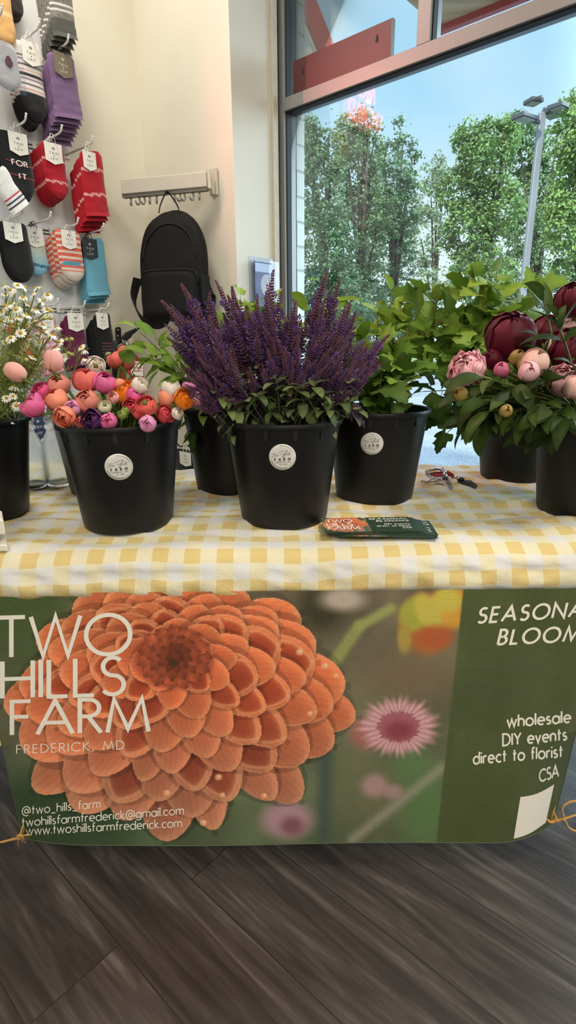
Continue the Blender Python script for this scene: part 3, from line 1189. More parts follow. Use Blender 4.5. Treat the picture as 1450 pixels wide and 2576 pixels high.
def petal(C, PX, PY, bx, by, tx, ty, w, cols, cup=0.0, blunt=.5):
    """one printed petal from base b to tip t; cols = (base, mid, tip, edge)"""
    L = math.hypot(tx - bx, ty - by)
    ux, uy = (tx - bx) / L, (ty - by) / L
    m = L + w
    sel = (abs(PX - bx) < m * 1.2) & (abs(PY - by) < m * 1.2)
    if not sel.any():
        return
    X, Y = PX[sel] - bx, PY[sel] - by
    u = (X * ux + Y * uy) / L
    v = -X * uy + Y * ux
    uc = np.clip(u, 0, 1)
    f = (np.sin(np.clip(uc, 0, 1) ** .75 * PI * .62) ** .9) * np.clip(1 - uc ** (5 - 2.2 * (1 - blunt)), 0, 1) ** (.5) * w / 2 + 1e-6
    r = np.abs(v) / f
    ins = (u > 0) & (u < 1) & (r < 1)
    # soft contact shade of the print under the petal
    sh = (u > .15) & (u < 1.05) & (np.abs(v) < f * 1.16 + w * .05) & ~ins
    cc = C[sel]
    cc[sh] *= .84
    k = u[ins][:, None]
    b, md, tp, ed = [np.array(c, float) for c in cols]
    col = np.where(k < .5, b + (md - b) * (k / .5), md + (tp - md) * ((k - .5) / .5))
    rr = r[ins][:, None]
    side = np.sign(v[ins])[:, None]
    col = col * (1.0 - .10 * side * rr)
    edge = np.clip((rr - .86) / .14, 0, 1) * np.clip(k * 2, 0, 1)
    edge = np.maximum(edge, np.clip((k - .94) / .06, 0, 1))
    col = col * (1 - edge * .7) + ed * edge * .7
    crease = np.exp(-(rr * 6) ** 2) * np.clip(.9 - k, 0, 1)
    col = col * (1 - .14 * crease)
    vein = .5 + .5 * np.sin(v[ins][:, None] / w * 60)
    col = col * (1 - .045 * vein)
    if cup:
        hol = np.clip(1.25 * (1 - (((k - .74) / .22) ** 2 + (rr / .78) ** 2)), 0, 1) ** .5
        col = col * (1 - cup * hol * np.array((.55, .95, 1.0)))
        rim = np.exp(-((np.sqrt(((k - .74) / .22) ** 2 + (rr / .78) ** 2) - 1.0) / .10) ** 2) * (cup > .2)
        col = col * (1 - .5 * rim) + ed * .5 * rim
    cc[ins] = col
    C[sel] = cc


def paint_dahlia(C, PX, PY, n=104, seed=3):
    rng = random.Random(seed)
    for i in range(n - 1, -1, -1):
        rho = math.sqrt((i + .5) / n)
        ph = i * 2.399963 + .4
        if rho < .17:
            continue
        e = rho ** 1.15
        cx, cy = 438 + 10 * e, 1652 + 134 * e
        rx, ry = 452 * e, 340 * e
        jx, jy = rng.uniform(-.09, .09), rng.uniform(-.09, .09)
        tx, ty = cx + rx * math.cos(ph + jx), cy + ry * math.sin(ph + jx)
        L = (80 + 215 * rho) * (1 + jy)
        # petals point away from the heart
        hx, hy = 438 + 8 * e, 1652 + 40 * e
        dx, dy = tx - hx, ty - hy
        d = math.hypot(dx, dy)
        bx, by = tx - dx / d * min(L, d * .97), ty - dy / d * min(L, d * .97)
        w = (62 + 108 * rho) * rng.uniform(.8, 1.12)
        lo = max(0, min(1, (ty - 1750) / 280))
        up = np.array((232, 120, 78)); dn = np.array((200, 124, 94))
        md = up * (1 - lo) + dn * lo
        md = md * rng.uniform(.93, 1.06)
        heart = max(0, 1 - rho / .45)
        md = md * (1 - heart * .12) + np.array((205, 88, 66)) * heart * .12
        base = md * np.array((.80, .56, .52))
        tip = np.minimum(md * np.array((1.03, 1.12, 1.14)), 245)
        edge = np.array((250, 178, 132)) * (1 - lo * .10)
        cup = .42 if (rng.random() < .5 and .24 < rho < .86) else .12
        petal(C, PX, PY, bx, by, tx, ty, w, (base, md, tip, edge), cup, rng.uniform(.0, .8))
    # tight heart: small curled petals closing over a dark middle
    blob(C, PX, PY, 440, 1655, 92, 74, (150, 66, 48), .5)
    for ring, (rr, cnt) in enumerate(((1.12, 15), (.82, 13), (.55, 10), (.3, 7))):
        for k in range(cnt):
            g = 2 * PI * k / cnt + ring * .7
            ox, oy = 440 + 86 * rr * math.cos(g), 1655 + 74 * rr * math.sin(g)
            ix, iy = 440 + 86 * (rr - .52) * math.cos(g + .15), 1648 + 70 * (rr - .52) * math.sin(g + .15)
            c = np.array((214, 104, 70)) * (.92 - .11 * ring) * rng.uniform(.9, 1.08)
            petal(C, PX, PY, ox, oy, ix, iy, 34 - 5 * ring, (c * .7, c, c * .86, c * 1.14), 0, .4)
    blob(C, PX, PY, 436, 1668, 12, 10, (70, 48, 36), .8)
    # drops of water
    for (x, y, r) in ((755, 1640, 10), (818, 1675, 9), (550, 1955, 9), (560, 2000, 7), (420, 1995, 9), (512, 2070, 9), (665, 2002, 8), (845, 1700, 7), (780, 1795, 7)):
        blob(C, PX, PY, x, y, r, r * .9, (240, 172, 128), .4, .8)
        blob(C, PX, PY, x + 2, y - 2, r * .4, r * .4, (250, 215, 190), .6, .8)


def paint_banner(PX, PY):
    C = np.zeros(PX.shape + (3,))
    n1 = vnoise(PX / 90 + 3, PY / 110 + 7, 1)
    n2 = vnoise(PX / 34 + 9, PY / 40 + 2, 2)
    k = np.clip((PY - 1500) / 600, 0, 1)[..., None]
    C[:] = np.array((112, 100, 82)) * (1 - k) + np.array((94, 106, 78)) * k
    C *= (.8 + .34 * n1 + .10 * n2)[..., None]
    blob(C, PX, PY, 60, 1520, 130, 190, (76, 92, 54), 1.2)
    blob(C, PX, PY, 100, 2060, 260, 130, (56, 76, 50), 1.2)
    blob(C, PX, PY, 810, 1530, 60, 60, (62, 60, 40), 1.2)
    blob(C, PX, PY, 862, 1508, 58, 30, (196, 180, 168), 1.0, .85)
    blob(C, PX, PY, 1030, 1700, 130, 70, (124, 104, 84), 1.6, .8)
    blob(C, PX, PY, 940, 1990, 120, 110, (112, 112, 84), 1.6, .8)
    blob(C, PX, PY, 1075, 2040, 70, 90, (92, 122, 76), 1.4, .9)
    blob(C, PX, PY, 1040, 1920, 60, 50, (96, 128, 82), 1.4, .7)
    seg(C, PX, PY, (822, 1800), (815, 2120), 34, (70, 86, 78), 26, .8)
    seg(C, PX, PY, (845, 1660), (905, 1575), 30, (150, 152, 92), 14)
    seg(C, PX, PY, (905, 1575), (985, 1530), 24, (158, 162, 98), 14)
    seg(C, PX, PY, (888, 2112), (1112, 1932), 24, (156, 152, 134), 18, .75)
    # the bud at the top
    blob(C, PX, PY, 1075, 1570, 66, 76, (176, 106, 58), .5)
    blob(C, PX, PY, 1140, 1530, 62, 52, (214, 160, 70), .6)
    blob(C, PX, PY, 1045, 1545, 40, 46, (170, 168, 70), .5, 1, .5)
    blob(C, PX, PY, 1078, 1540, 30, 52, (200, 186, 84), .6, 1, -.5)
    blob(C, PX, PY, 1018, 1605, 18, 40, (176, 152, 72), .7, .9)
    blob(C, PX, PY, 1125, 1510, 36, 30, (206, 190, 84), .7)
    blob(C, PX, PY, 1095, 1602, 46, 30, (182, 92, 56), .8, .8)
    # blurred pink pincushion flowers
    a = np.arctan2(PY - 1830, PX - 1003)
    w = 1 + .07 * np.sin(a * 26) + .05 * np.sin(a * 11 + 1)
    blob(C, PX, PY, 925, 1845, 46, 40, (168, 106, 98), .9, .9)
    d = np.hypot((PX - 1003) / 96, (PY - 1828) / 70) * w
    kk = np.clip((1.12 - d) / .3, 0, 1)[..., None]
    fl = np.where(d[..., None] < .55, np.array((172, 100, 112)), np.array((208, 156, 160)))
    fl = fl * (1 - .12 * np.sin(a * 34)[..., None] * np.clip(d, 0, 1)[..., None])
    C[:] = C * (1 - kk) + fl * kk
    blob(C, PX, PY, 1005, 1838, 36, 24, (142, 66, 76), 1.0, .9)
    blob(C, PX, PY, 943, 1977, 34, 30, (178, 142, 140), .9, .85)
    blob(C, PX, PY, 990, 1992, 26, 20, (170, 138, 136), .9, .8)
    blob(C, PX, PY, 722, 2062, 66, 48, (178, 140, 150), .8, .9)
    blob(C, PX, PY, 735, 2078, 30, 24, (128, 84, 98), 1.0, .8)
    # plain green panel on the right
    edge = 1165 + (1100 - 1165) * (PY - 1495) / (2105 - 1495)
    kp = np.clip((PX - edge) / 3 + .5, 0, 1)[..., None]
    pan = np.array((78, 88, 52)) * (.94 + .10 * n1 + .04 * n2)[..., None]
    C[:] = C * (1 - kp) + pan * kp
    keep = C.copy()
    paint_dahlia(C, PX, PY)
    return np.clip(C, 0, 255)


def srgb_lin(C):
    c = C / 255.0
    return np.where(c <= .04045, c / 12.92, ((c + .055) / 1.055) ** 2.4)


def ban_y(x, z):
    """gentle hang: lower corners are pulled back by the twine, right edge curls"""
    t = max(0.0, (BZ1 - z) / (BZ1 - BZ0))
    e = max(0.0, (abs(x) - .44) / (BX - .44))
    return YB + .002 * math.sin(x * 9) * t + (.05 if x > 0 else .02) * e * e * t ** 1.3


def ban(x, z, off=0.0):
    return V((x, ban_y(x, z) - off, z))


def ban_px(px, py, off=.0008):
    p = on_y(px, py, YB)
    for _ in range(3):
        p = on_y(px, py, ban_y(max(-BX, min(BX, p.x)), p.z) - off)
    return V((p.x, p.y, p.z))


NBX, NBZ = 640, 330
xs = np.linspace(-BX, BX, NBX)
zs = np.linspace(BZ0, BZ1, NBZ)
gx, gz = np.meshgrid(xs, zs)
gy = np.vectorize(ban_y)(gx, gz)
q = np.stack([gx - CAM.x, gy - CAM.y, gz - CAM.z], -1)
wq = q @ np.array(_F)
PXg = 725 + F_PX * (q @ np.array(_R)) / wq
PYg = 1288 - F_PX * (q @ np.array(_U)) / wq
Cb = srgb_lin(paint_banner(PXg, PYg))


def mesh_banner_mat():
    """printed mesh fabric: prints on threads, tiny holes between them let a little of the back through"""
    m = bpy.data.materials.new('printed_mesh')
    m.use_nodes = True
    n, l = m.node_tree.nodes, m.node_tree.links
    b = n['Principled BSDF']
    out = n['Material Output']
    at = n.new('ShaderNodeAttribute'); at.attribute_name = 'col'
    l.new(at.outputs['Color'], b.inputs['Base Color'])
    b.inputs['Roughness'].default_value = .55
    b.inputs['Specular IOR Level'].default_value = .25
    tc = n.new('ShaderNodeTexCoord')
    sp = n.new('ShaderNodeSeparateXYZ')
    l.new(tc.outputs['Object'], sp.inputs[0])

    def comb(sock, per):
        a = n.new('ShaderNodeMath'); a.operation = 'MULTIPLY'; a.inputs[1].default_value = 2 * PI / per
        l.new(sock, a.inputs[0])
        s = n.new('ShaderNodeMath'); s.operation = 'SINE'
        l.new(a.outputs[0], s.inputs[0])
        r = n.new('ShaderNodeMapRange'); r.inputs['From Min'].default_value = .1; r.inputs['From Max'].default_value = .9
        l.new(s.outputs[0], r.inputs['Value'])
        return r.outputs[0]
    mu = n.new('ShaderNodeMath'); mu.operation = 'MULTIPLY'
    l.new(comb(sp.outputs['X'], .0034), mu.inputs[0])
    l.new(comb(sp.outputs['Z'], .0038), mu.inputs[1])
    ml = n.new('ShaderNodeMath'); ml.operation = 'MULTIPLY'; ml.inputs[1].default_value = .75
    l.new(mu.outputs[0], ml.inputs[0])
    tp = n.new('ShaderNodeBsdfTransparent')
    mx = n.new('ShaderNodeMixShader')
    l.new(ml.outputs[0], mx.inputs[0])
    l.new(b.outputs[0], mx.inputs[1])
    l.new(tp.outputs[0], mx.inputs[2])
    l.new(mx.outputs[0], out.inputs['Surface'])
    return m


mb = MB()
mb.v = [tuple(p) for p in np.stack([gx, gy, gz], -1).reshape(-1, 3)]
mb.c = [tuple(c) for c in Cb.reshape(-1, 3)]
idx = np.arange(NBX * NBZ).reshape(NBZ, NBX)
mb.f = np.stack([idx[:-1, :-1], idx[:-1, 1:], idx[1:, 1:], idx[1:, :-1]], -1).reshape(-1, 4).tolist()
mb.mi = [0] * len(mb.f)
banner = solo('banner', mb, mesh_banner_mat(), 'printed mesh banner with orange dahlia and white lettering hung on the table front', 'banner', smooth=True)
ORIG[banner.name] = V((0, 0, 0))
hm = MB()
for (pts) in ([(x, BZ0) for x in np.linspace(-BX, BX, 60)], [(-BX, z) for z in np.linspace(BZ0, BZ1, 30)], [(BX, z) for z in np.linspace(BZ0, BZ1, 30)]):
    hm.tube([ban(x, z) for x, z in pts], .0011, 5)
part('hem', hm, mat('banner_hem', (70, 84, 60), rough=.7), banner, smooth=True)
m_print = mat('white_print', (236, 230, 220), rough=.55, var=.05, scale=900)
UPX = (0, -1)
MP = lambda x, y: ban_px(x, y)


def bline(name, *a, **k):
    mb = MB()
    text(mb, *a, up=UPX, **k)
    return part(name, mb, m_print, banner)


bline('name_lettering', 'TWO', (-6, 1654), (328, 1645), 100, MP, th=.105, track=.13)
bline('name_lettering', 'HILLS', (6, 1757), (312, 1746), 93, MP, th=.105, track=.17)
bline('name_lettering', 'FARM', (30, 1849), (374, 1840), 84, MP, th=.112, track=.17)
bline('contact_lettering', 'FREDERICK, MD', (42, 1896), (312, 1884), 21, MP, th=.10, track=.34)
bline('contact_lettering', '@two_hills_farm', (56, 2050), (252, 2031), 21, MP, th=.115, track=.20)
bline('contact_lettering', 'twohillsfarmfrederick@gmail.com', (55, 2079), (462, 2048), 21, MP, th=.115, track=.18)
bline('contact_lettering', 'www.twoshillsfarmfrederick.com', (66, 2100), (457, 2080), 21, MP, th=.115, track=.18)
bline('service_lettering', 'SEASONAL', (1202, 1567), (1493, 1548), 36, MP, th=.17, track=.30, shear=.22)
bline('service_lettering', 'BLOOMS', (1253, 1621), (1489, 1611), 36, MP, th=.17, track=.30, shear=.22)
bline('service_lettering', 'wholesale', (1277, 1829), (1436, 1817), 29, MP, th=.17, track=.20)
bline('service_lettering', 'DIY events', (1266, 1876), (1426, 1861), 29, MP, th=.17, track=.20)
bline('service_lettering', 'direct to florist', (1192, 1922), (1416, 1904), 29, MP, th=.17, track=.20)
bline('service_lettering', 'CSA', (1358, 1967), (1406, 1953), 29, MP, th=.17, track=.14)
# blank white patch at the lower right corner
tx = MB()
c4 = [(1310, 2005), (1395, 1973), (1374, 2069), (1293, 2110)]
rows = []
for j in range(9):
    v = j / 8
    rows.append([ban_px((c4[0][0] * (1 - u) + c4[1][0] * u) * (1 - v) + (c4[3][0] * (1 - u) + c4[2][0] * u) * v,
                        (c4[0][1] * (1 - u) + c4[1][1] * u) * (1 - v) + (c4[3][1] * (1 - u) + c4[2][1] * u) * v + 7 * math.sin(PI * u)) for u in [i / 8 for i in range(9)]])
tx.grid(rows)
part('white_patch', tx, m_print, banner)

# ---- twine ties at the lower corners
m_twine = mat('jute_twine', (196, 148, 84), rough=.9, var=.2, scale=200, bump=.6)


def twine(pts, r=.0016, mb=None, n=26):
    """two plies twisted round each other"""
    mb = mb or MB()
    pts = [V(p) for p in pts]
    # catmull-rom
    sm = []
    for i in range(len(pts) - 1):
        p0, p1, p2, p3 = pts[max(i - 1, 0)], pts[i], pts[i + 1], pts[min(i + 2, len(pts) - 1)]
        for k in range(n):
            t = k / n
            sm.append(.5 * ((2 * p1) + (p2 - p0) * t + (2 * p0 - 5 * p1 + 4 * p2 - p3) * t * t + (3 * p1 - p0 - 3 * p2 + p3) * t ** 3))
    sm.append(pts[-1])
    for s in (0, PI):
        a = V((0, 0, 1))
        mb.tube([p + V((0, math.cos(i * .55 + s), math.sin(i * .55 + s))) * r * .75 for i, p in enumerate(sm)], r, 6)
    return mb


def fuzz(mb, c, n, L, seed):
    rng = random.Random(seed)
    for _ in range(n):
        d = V((rng.uniform(-1, 1), rng.uniform(-.6, .6), rng.uniform(-1, .6))) * L
        mb.tube(bez(c, V(c) + d * .6 + V((rng.uniform(-1, 1), 0, rng.uniform(-1, 1))) * L * .4, V(c) + d, 6), .00022, 3)


YT = YB - .004
mb = twine([on_y(50, 2108, YT), on_y(30, 2112, YB), on_y(0, 2119, YB + .01), on_y(-60, 2126, YB + .03), T(-.74, .10, .14)])
twine([on_y(46, 2106, YT), on_y(53, 2092, YT), on_y(57, 2080, YT - .002), on_y(60, 2086, YT + .012), on_y(54, 2104, YT + .012), on_y(48, 2110, YT), on_y(44, 2104, YT - .002), on_y(52, 2101, YT - .003), on_y(58, 2108, YT)], mb=mb)
twine([on_y(50, 2104, YT), on_y(64, 2101, YT - .002), on_y(76, 2100, YT - .001)], r=.0011, mb=mb)
fuzz(mb, on_y(48, 2106, YT), 22, .02, 5)
solo('twine_tie', mb, m_twine, 'jute twine tied to the lower left corner of the banner', 'twine', smooth=True)
YT = YB + .045
mb = twine([on_y(1378, 2062, YT), on_y(1392, 2066, YT - .01), on_y(1420, 2060, YT - .01), on_y(1452, 2050, YT), on_y(1500, 2044, YT + .02), T(.74, .10, .19)])
twine([on_y(1374, 2058, YT - .012), on_y(1385, 2068, YT - .012), on_y(1398, 2064, YT - .008), on_y(1396, 2048, YT - .004), on_y(1390, 2030, YT)], mb=mb, r=.0019)
twine([on_y(1384, 2064, YT), on_y(1391, 2046, YT - .006), on_y(1397, 2026, YT - .004)], mb=mb, r=.002)
twine([on_y(1396, 2062, YT - .008), on_y(1418, 2058, YT - .012), on_y(1416, 2032, YT - .012), on_y(1434, 2018, YT - .01), on_y(1462, 2014, YT)], mb=mb)
twine([on_y(1398, 2064, YT - .008), on_y(1420, 2062, YT - .014), on_y(1432, 2082, YT - .012), on_y(1456, 2094, YT - .008)], mb=mb)
fuzz(mb, on_y(1394, 2060, YT - .01), 26, .025, 6)
solo('twine_tie', mb, m_twine, 'jute twine looped through the lower right corner of the banner', 'twine', smooth=True)

# ================================================================== BUCKETS
m_bucket = mat('black_plastic', (10, 10, 11), rough=.40, spec=.38, var=.12, scale=9, bump=.06, bscale=120)
m_sticker = mat('sticker_paper', (214, 212, 208), rough=.5, var=.02)
m_ink = mat('black_ink', (30, 30, 32), rough=.5)
BR, TR, BH = .0945, .1195, .222                  # base radius, rim radius, height
BUCKETS = {}


def bucket(key, c, label, sticker=None):
    c = V((c.x, c.y, ZTOP + .004))
    t = thing('flower_bucket', label, 'bucket', c, 'black flower buckets on the table')
    n = 56
    mb = MB()
    prof = [(0, 0), (BR - .008, 0), (BR - .002, .003), (BR, .010)]
    for k in range(1, 9):
        f = k / 8
        prof.append((BR + (TR - BR) * (.93 * f + .07 * f * f), .010 + (BH - .022) * f))
    prof += [(TR + .006, BH - .011), (TR + .0075, BH - .006), (TR + .0065, BH - .001), (TR + .003, BH), (TR - .001, BH - .002), (TR - .003, BH - .012)]
    for k in range(7, -1, -1):
        f = k / 8
        prof.append((BR - .003 + (TR - BR) * f, .012 + (BH - .024) * f))
    prof.append((0, .008))
    mb.lathe(prof, c, n)
    part('body', mb, m_bucket, t, auto=50)
    for g in (-.75, -.28, .2, .7):
        a = -PI / 2 + g
        d = V((math.cos(a), math.sin(a), 0)); s = V((-d.y, d.x, 0))
        lug = MB()
        lug.para(c + d * (TR - .006) - s * .004 + Z * (BH - .032), s * .008, d * .006, Z * .022)
        part('rim_rib', lug, m_bucket, t)
    BUCKETS[key] = (c, t)
    if sticker:
        px, py, wpx = sticker
        # where the ray meets the cone
        d = ray(px, py)
        k0 = (c.y - TR) / d.y
        for _ in range(40):
            p = CAM + d * k0
            r = BR + (TR - BR) * max(0, min(1, (p.z - c.z) / BH)) + .0006
            if math.hypot(p.x - c.x, p.y - c.y) < r:
                break
            k0 += .002
        for _ in range(60):
            p = CAM + d * k0
            r = BR + (TR - BR) * (p.z - c.z) / BH + .0006
            k0 -= (r - math.hypot(p.x - c.x, p.y - c.y)) * .6 / d.length
        a0, z0 = math.atan2(p.y - c.y, p.x - c.x), p.z
        rad = wpx / 2 * (p - CAM).dot(_F) / F_PX

        def S(u, v, off=.0007):
            zz = z0 + v * rad * .99
            r = BR + (TR - BR) * (.93 + .07 * ((zz - c.z) / BH)) * (zz - c.z - .010) / (BH - .022) + off
            a = a0 + u * rad / r
            return V((c.x + r * math.cos(a), c.y + r * math.sin(a), zz))
        rows = [[S(.0, .0) for _ in range(33)]]
        for q in (.35, .7, 1.0):
            rows.append([S(q * math.cos(2 * PI * i / 32), q * math.sin(2 * PI * i / 32)) for i in range(33)])
        rows.append([S(math.cos(2 * PI * i / 32), math.sin(2 * PI * i / 32), .0001) for i in range(33)])
        sm = MB(); sm.grid(rows)
        so = part('sticker', sm, m_sticker, t, smooth=True)
        ik = MB()
        MI = lambda x, y: S(x, y, .0011)
        strokes(ik, [arc(0, 0, .86, .86, 102, 22, 18), arc(0, 0, .86, .86, 198, 290, 18)], .026, MI)
        # handwritten words
        strokes(ik, [[(-.55, .26), (-.78, -.06)], [(-.76, .24), (-.36, .27)], [(-.62, .08), (-.58, .06), (-.56, .12), (-.5, .07), (-.46, .13), (-.42, .10)], arc(-.36, .11, .04, .03, 0, 360, 10), [(-.32, .11), (-.26, .13)],
                     [(-.22, .28), (-.2, .37), (.28, .52), (.34, .5), (-.05, -.04)], [(.38, .48), (.02, -.09)], [(-.16, .18), (.2, .26)],
                     [(.22, .2), (.28, .16), (.3, .2), (.34, .16)], [(.52, .40), (.34, .16), (.42, .2)], [(.60, .40), (.42, .16), (.5, .2)], [(.48, .17), (.54, .26), (.58, .18), (.52, .15)]], .02, MI)
        text(ik, 'FARM', (-.58, -.32), (.60, -.24), .2, MI, th=.24, track=1.0)
        text(ik, 'FREDERICK, MD', (-.52, -.47), (.58, -.40), .085, MI, th=.2, track=.55)
        text(ik, 'EST 2020', (-.22, -.62), (.34, -.58), .075, MI, th=.2, track=.45)
        part('sticker_print', ik, m_ink, so)
    return t


def bk(px, py):
    p = on_z(px, py, ZTOP)
    return V((p.x * (p.y + BR) / p.y, p.y + BR, 0))


bucket('b1', bk(-30, 1330), 'black bucket of chamomile cut off by the left edge of the photo')
bucket('b2', bk(330, 1353), 'black bucket with round farm sticker holding the pink and orange ranunculus', (299, 1175, 70))
bucket('b3', bk(275, 1258), 'black bucket almost hidden behind the bucket of ranunculus')
bucket('b4', bk(588, 1257), 'black bucket without sticker between the ranunculus bucket and the salvia bucket')
bucket('b5', bk(716, 1341), 'black bucket with round farm sticker in the middle holding the purple salvia', (711, 1150, 69))
bucket('b6', bk(940, 1281), 'black bucket with round farm sticker right of the salvia bucket', (936, 1116, 58))
bucket('b7', bk(1292, 1223), 'black bucket at the table back right behind the pruning shears')
bucket('b8', bk(1456, 1322), 'black bucket cut off by the right edge of the photo under the peonies')

# ================================================================== FLOWERS
m_stem = mat('green_stem', (96, 128, 62), rough=.5, var=.15, scale=30)
m_leaf = mat('leaf_green', attr=True, rough=.5, trans=.36, var=.16, scale=30, bump=.4, bscale=160, spec=.22)
m_petal = mat('flower_petal', attr=True, rough=.5, trans=.22, var=.06, scale=60, spec=.3, sheen=.04)
m_spike = mat('salvia_flower', attr=True, rough=.6, var=.15, scale=90, spec=.25)


def mix(a, b, t):
    return tuple(a[i] * (1 - t) + b[i] * t for i in range(3))


def root_in(key, rng, spread=.6):
    c, _ = BUCKETS[key]
    a, r = rng.uniform(0, 2 * PI), BR * spread * math.sqrt(rng.random())
    return V((c.x + r * math.cos(a), c.y + r * math.sin(a), c.z + rng.uniform(.03, .07)))


def through_rim(key, rootp, tip, lift=.05):
    """a stem that starts in the bucket, clears its rim and bends to the tip"""
    c, _ = BUCKETS[key]
    d = V((tip.x - c.x, tip.y - c.y, 0))
    L = d.length
    rim = V((c.x, c.y, c.z + BH)) + (d.normalized() * min(L * .6, TR * .72) if L > 1e-6 else V((0, 0, 0)))
    rim.z += .012
    ctl = V((rim.x + d.x * .1, rim.y + d.y * .1, max(rim.z + lift, tip.z * .4 + rim.z * .6)))
    pts = [rootp + (rim - rootp) * (i / 4) for i in range(4)] + bez(rim, ctl, tip, 9)
    return pts


LOB = [(0, 0, 0), (.03, .42, -.10), (.10, .70, -.10), (.17, .78, -.04), (.24, 1.0, .10), (.30, .84, .05), (.36, .64, .0), (.42, .56, .0), (.48, .66, .02), (.54, .82, .10), (.60, .62, .05), (.67, .46, .0), (.74, .40, .01), (.80, .42, .05), (.86, .27, .02), (.93, .16, .01), (1.0, .0, 0)]


def LOBE(t):
    for a, b in zip(LOB, LOB[1:]):
        if t <= b[0]:
            k = (t - a[0]) / (b[0] - a[0])
            return a[1] + (b[1] - a[1]) * k, a[2] + (b[2] - a[2]) * k
    return 0.0, 0.0


def blade(mb, base, d, up, L, w, col, prof='lance', fold=.25, droop=.25, n=9, ser=0.0, tip=None, twist=0.0):
    """a leaf: two halves folded along the midrib, bending down towards the tip"""
    d = V(d).normalized()
    s = d.cross(V(up))
    s = s.normalized() if s.length > 1e-4 else d.orthogonal().normalized()
    nrm = s.cross(d).normalized()
    vs, fs, cs = [], [], []
    p = V(base)
    tip = tip or mix(col, (col[0] * 1.25, col[1] * 1.15, col[2]), .5)
    vein = mix(col, (col[0] * 1.5 + .02, col[1] * 1.35 + .02, col[2] * 1.2), .6)
    for i in range(n + 1):
        t = i / n
        if prof == 'lance':
            f = math.sin(PI * t ** .8) ** .9
        elif prof == 'oval':
            f = math.sin(PI * t ** .72) ** .65
        elif prof == 'round':
            f = math.sin(PI * t ** .85) ** .45
        else:  # pointed lobes with a long middle one
            f, fwd = LOBE(t)
        ww = w * f * (1 + (ser if i % 2 else -ser))
        c, s_ = math.cos(twist * t), math.sin(twist * t)
        ss = s * c + nrm * s_
        nn = nrm * c - s * s_
        back = d * (-ser * w * .6 if i % 2 == 0 else 0) + (d * (fwd * L) if prof == 'lobed' else V((0, 0, 0)))
        vs += [p + ss * ww + nn * (fold * ww) + back, p, p - ss * ww + nn * (fold * ww) + back]
        k = mix(col, tip, t)
        cs += [k, vein, k]
        if i < n:
            fs += [(3 * i, 3 * i + 1, 3 * i + 4, 3 * i + 3), (3 * i + 1, 3 * i + 2, 3 * i + 5, 3 * i + 4)]
        ang = -droop * 1.4 / n * (1 + t)
        d, nrm = (d * math.cos(ang) + nrm * math.sin(ang)).normalized(), (nrm * math.cos(ang) - d * math.sin(ang)).normalized()
        p = p + d * (L / n)
    mb.add(vs, fs, cs)


def bloom(mb, c, axis, R, rng, cols, layers=4, np0=3, np1=5, phi0=12, phi1=50, ruffle=.0, flare=.0, zs=.92, roll=0.0, rag=0.0, squash=1.0, r0=.50):
    """layered globe of cupped petals round an axis; cols = (inner, outer, edge)"""
    M = rot_to(axis, roll)
    NU, NV = 8, 7
    for l in range(layers):
        fr_ = l / max(1, layers - 1)
        r = R * (r0 + (.96 - r0) * fr_)
        n = round(np0 + (np1 - np0) * fr_)
        ph = math.radians(phi0 + (phi1 - phi0) * fr_)
        for k in range(n):
            az = 2 * PI * k / n + l * 1.25 + rng.uniform(-.15, .15)
            w = 2 * PI / n * rng.uniform(.66, .82)
            pt = ph * rng.uniform(.8, 1.2)
            off = rng.uniform(0, 9)
            rk = r * rng.uniform(.96, 1.05)
            col = mix(cols[0], cols[1], fr_)
            sh = rng.uniform(.9, 1.08)
            vs, cs, fs = [], [], []
            for j in range(NV + 1):
                t = j / NV
                for i in range(NU + 1):
                    u = -1 + 2 * i / NU
                    top = pt + (abs(u) ** 2.2) * .75 + rag * (mnoise.noise(V((u * 4, off, 3))) + .0)
                    phi = PI * .985 + (top - PI * .985) * t
                    hw = w * min(1.0, .35 + 1.3 * t)
                    a = az + u * hw
                    rr = rk * (1 + .05 * u + ruffle * t * t * mnoise.noise(V((u * 3.2 + off, t * 4, off))) + flare * fr_ * t ** 3)
                    x = rr * math.sin(phi)
                    p = M @ V((x * math.cos(a), x * math.sin(a) * squash, rr * math.cos(phi) * zs))
                    vs.append(V(c) + p)
                    e = max(0.0, t - .8) / .2
                    base = max(0.0, .35 - t) / .35
                    q = mix(col, cols[2], e * .6)
                    if len(cols) > 3:
                        q = mix(q, cols[3], base * .8)
                    cs.append((q[0] * sh, q[1] * sh, q[2] * sh))
            for j in range(NV):
                for i in range(NU):
                    o = j * (NU + 1) + i
                    fs.append((o, o + 1, o + NU + 2, o + NU + 1))
            mb.add(vs, fs, cs)


def sepals(mb, c, axis, R, rng, n=5, col=None, L=1.0):
    col = col or lin((112, 128, 66))
    M = rot_to(axis)
    b = V(c) - V(axis).normalized() * R * .9
    for k in range(n):
        a = 2 * PI * k / n + rng.uniform(-.2, .2)
        d = M @ V((math.cos(a), math.sin(a), .15))
        blade(mb, b, d, axis, R * L * rng.uniform(.8, 1.2), R * .28, col, 'lance', .2, -.9, 6)


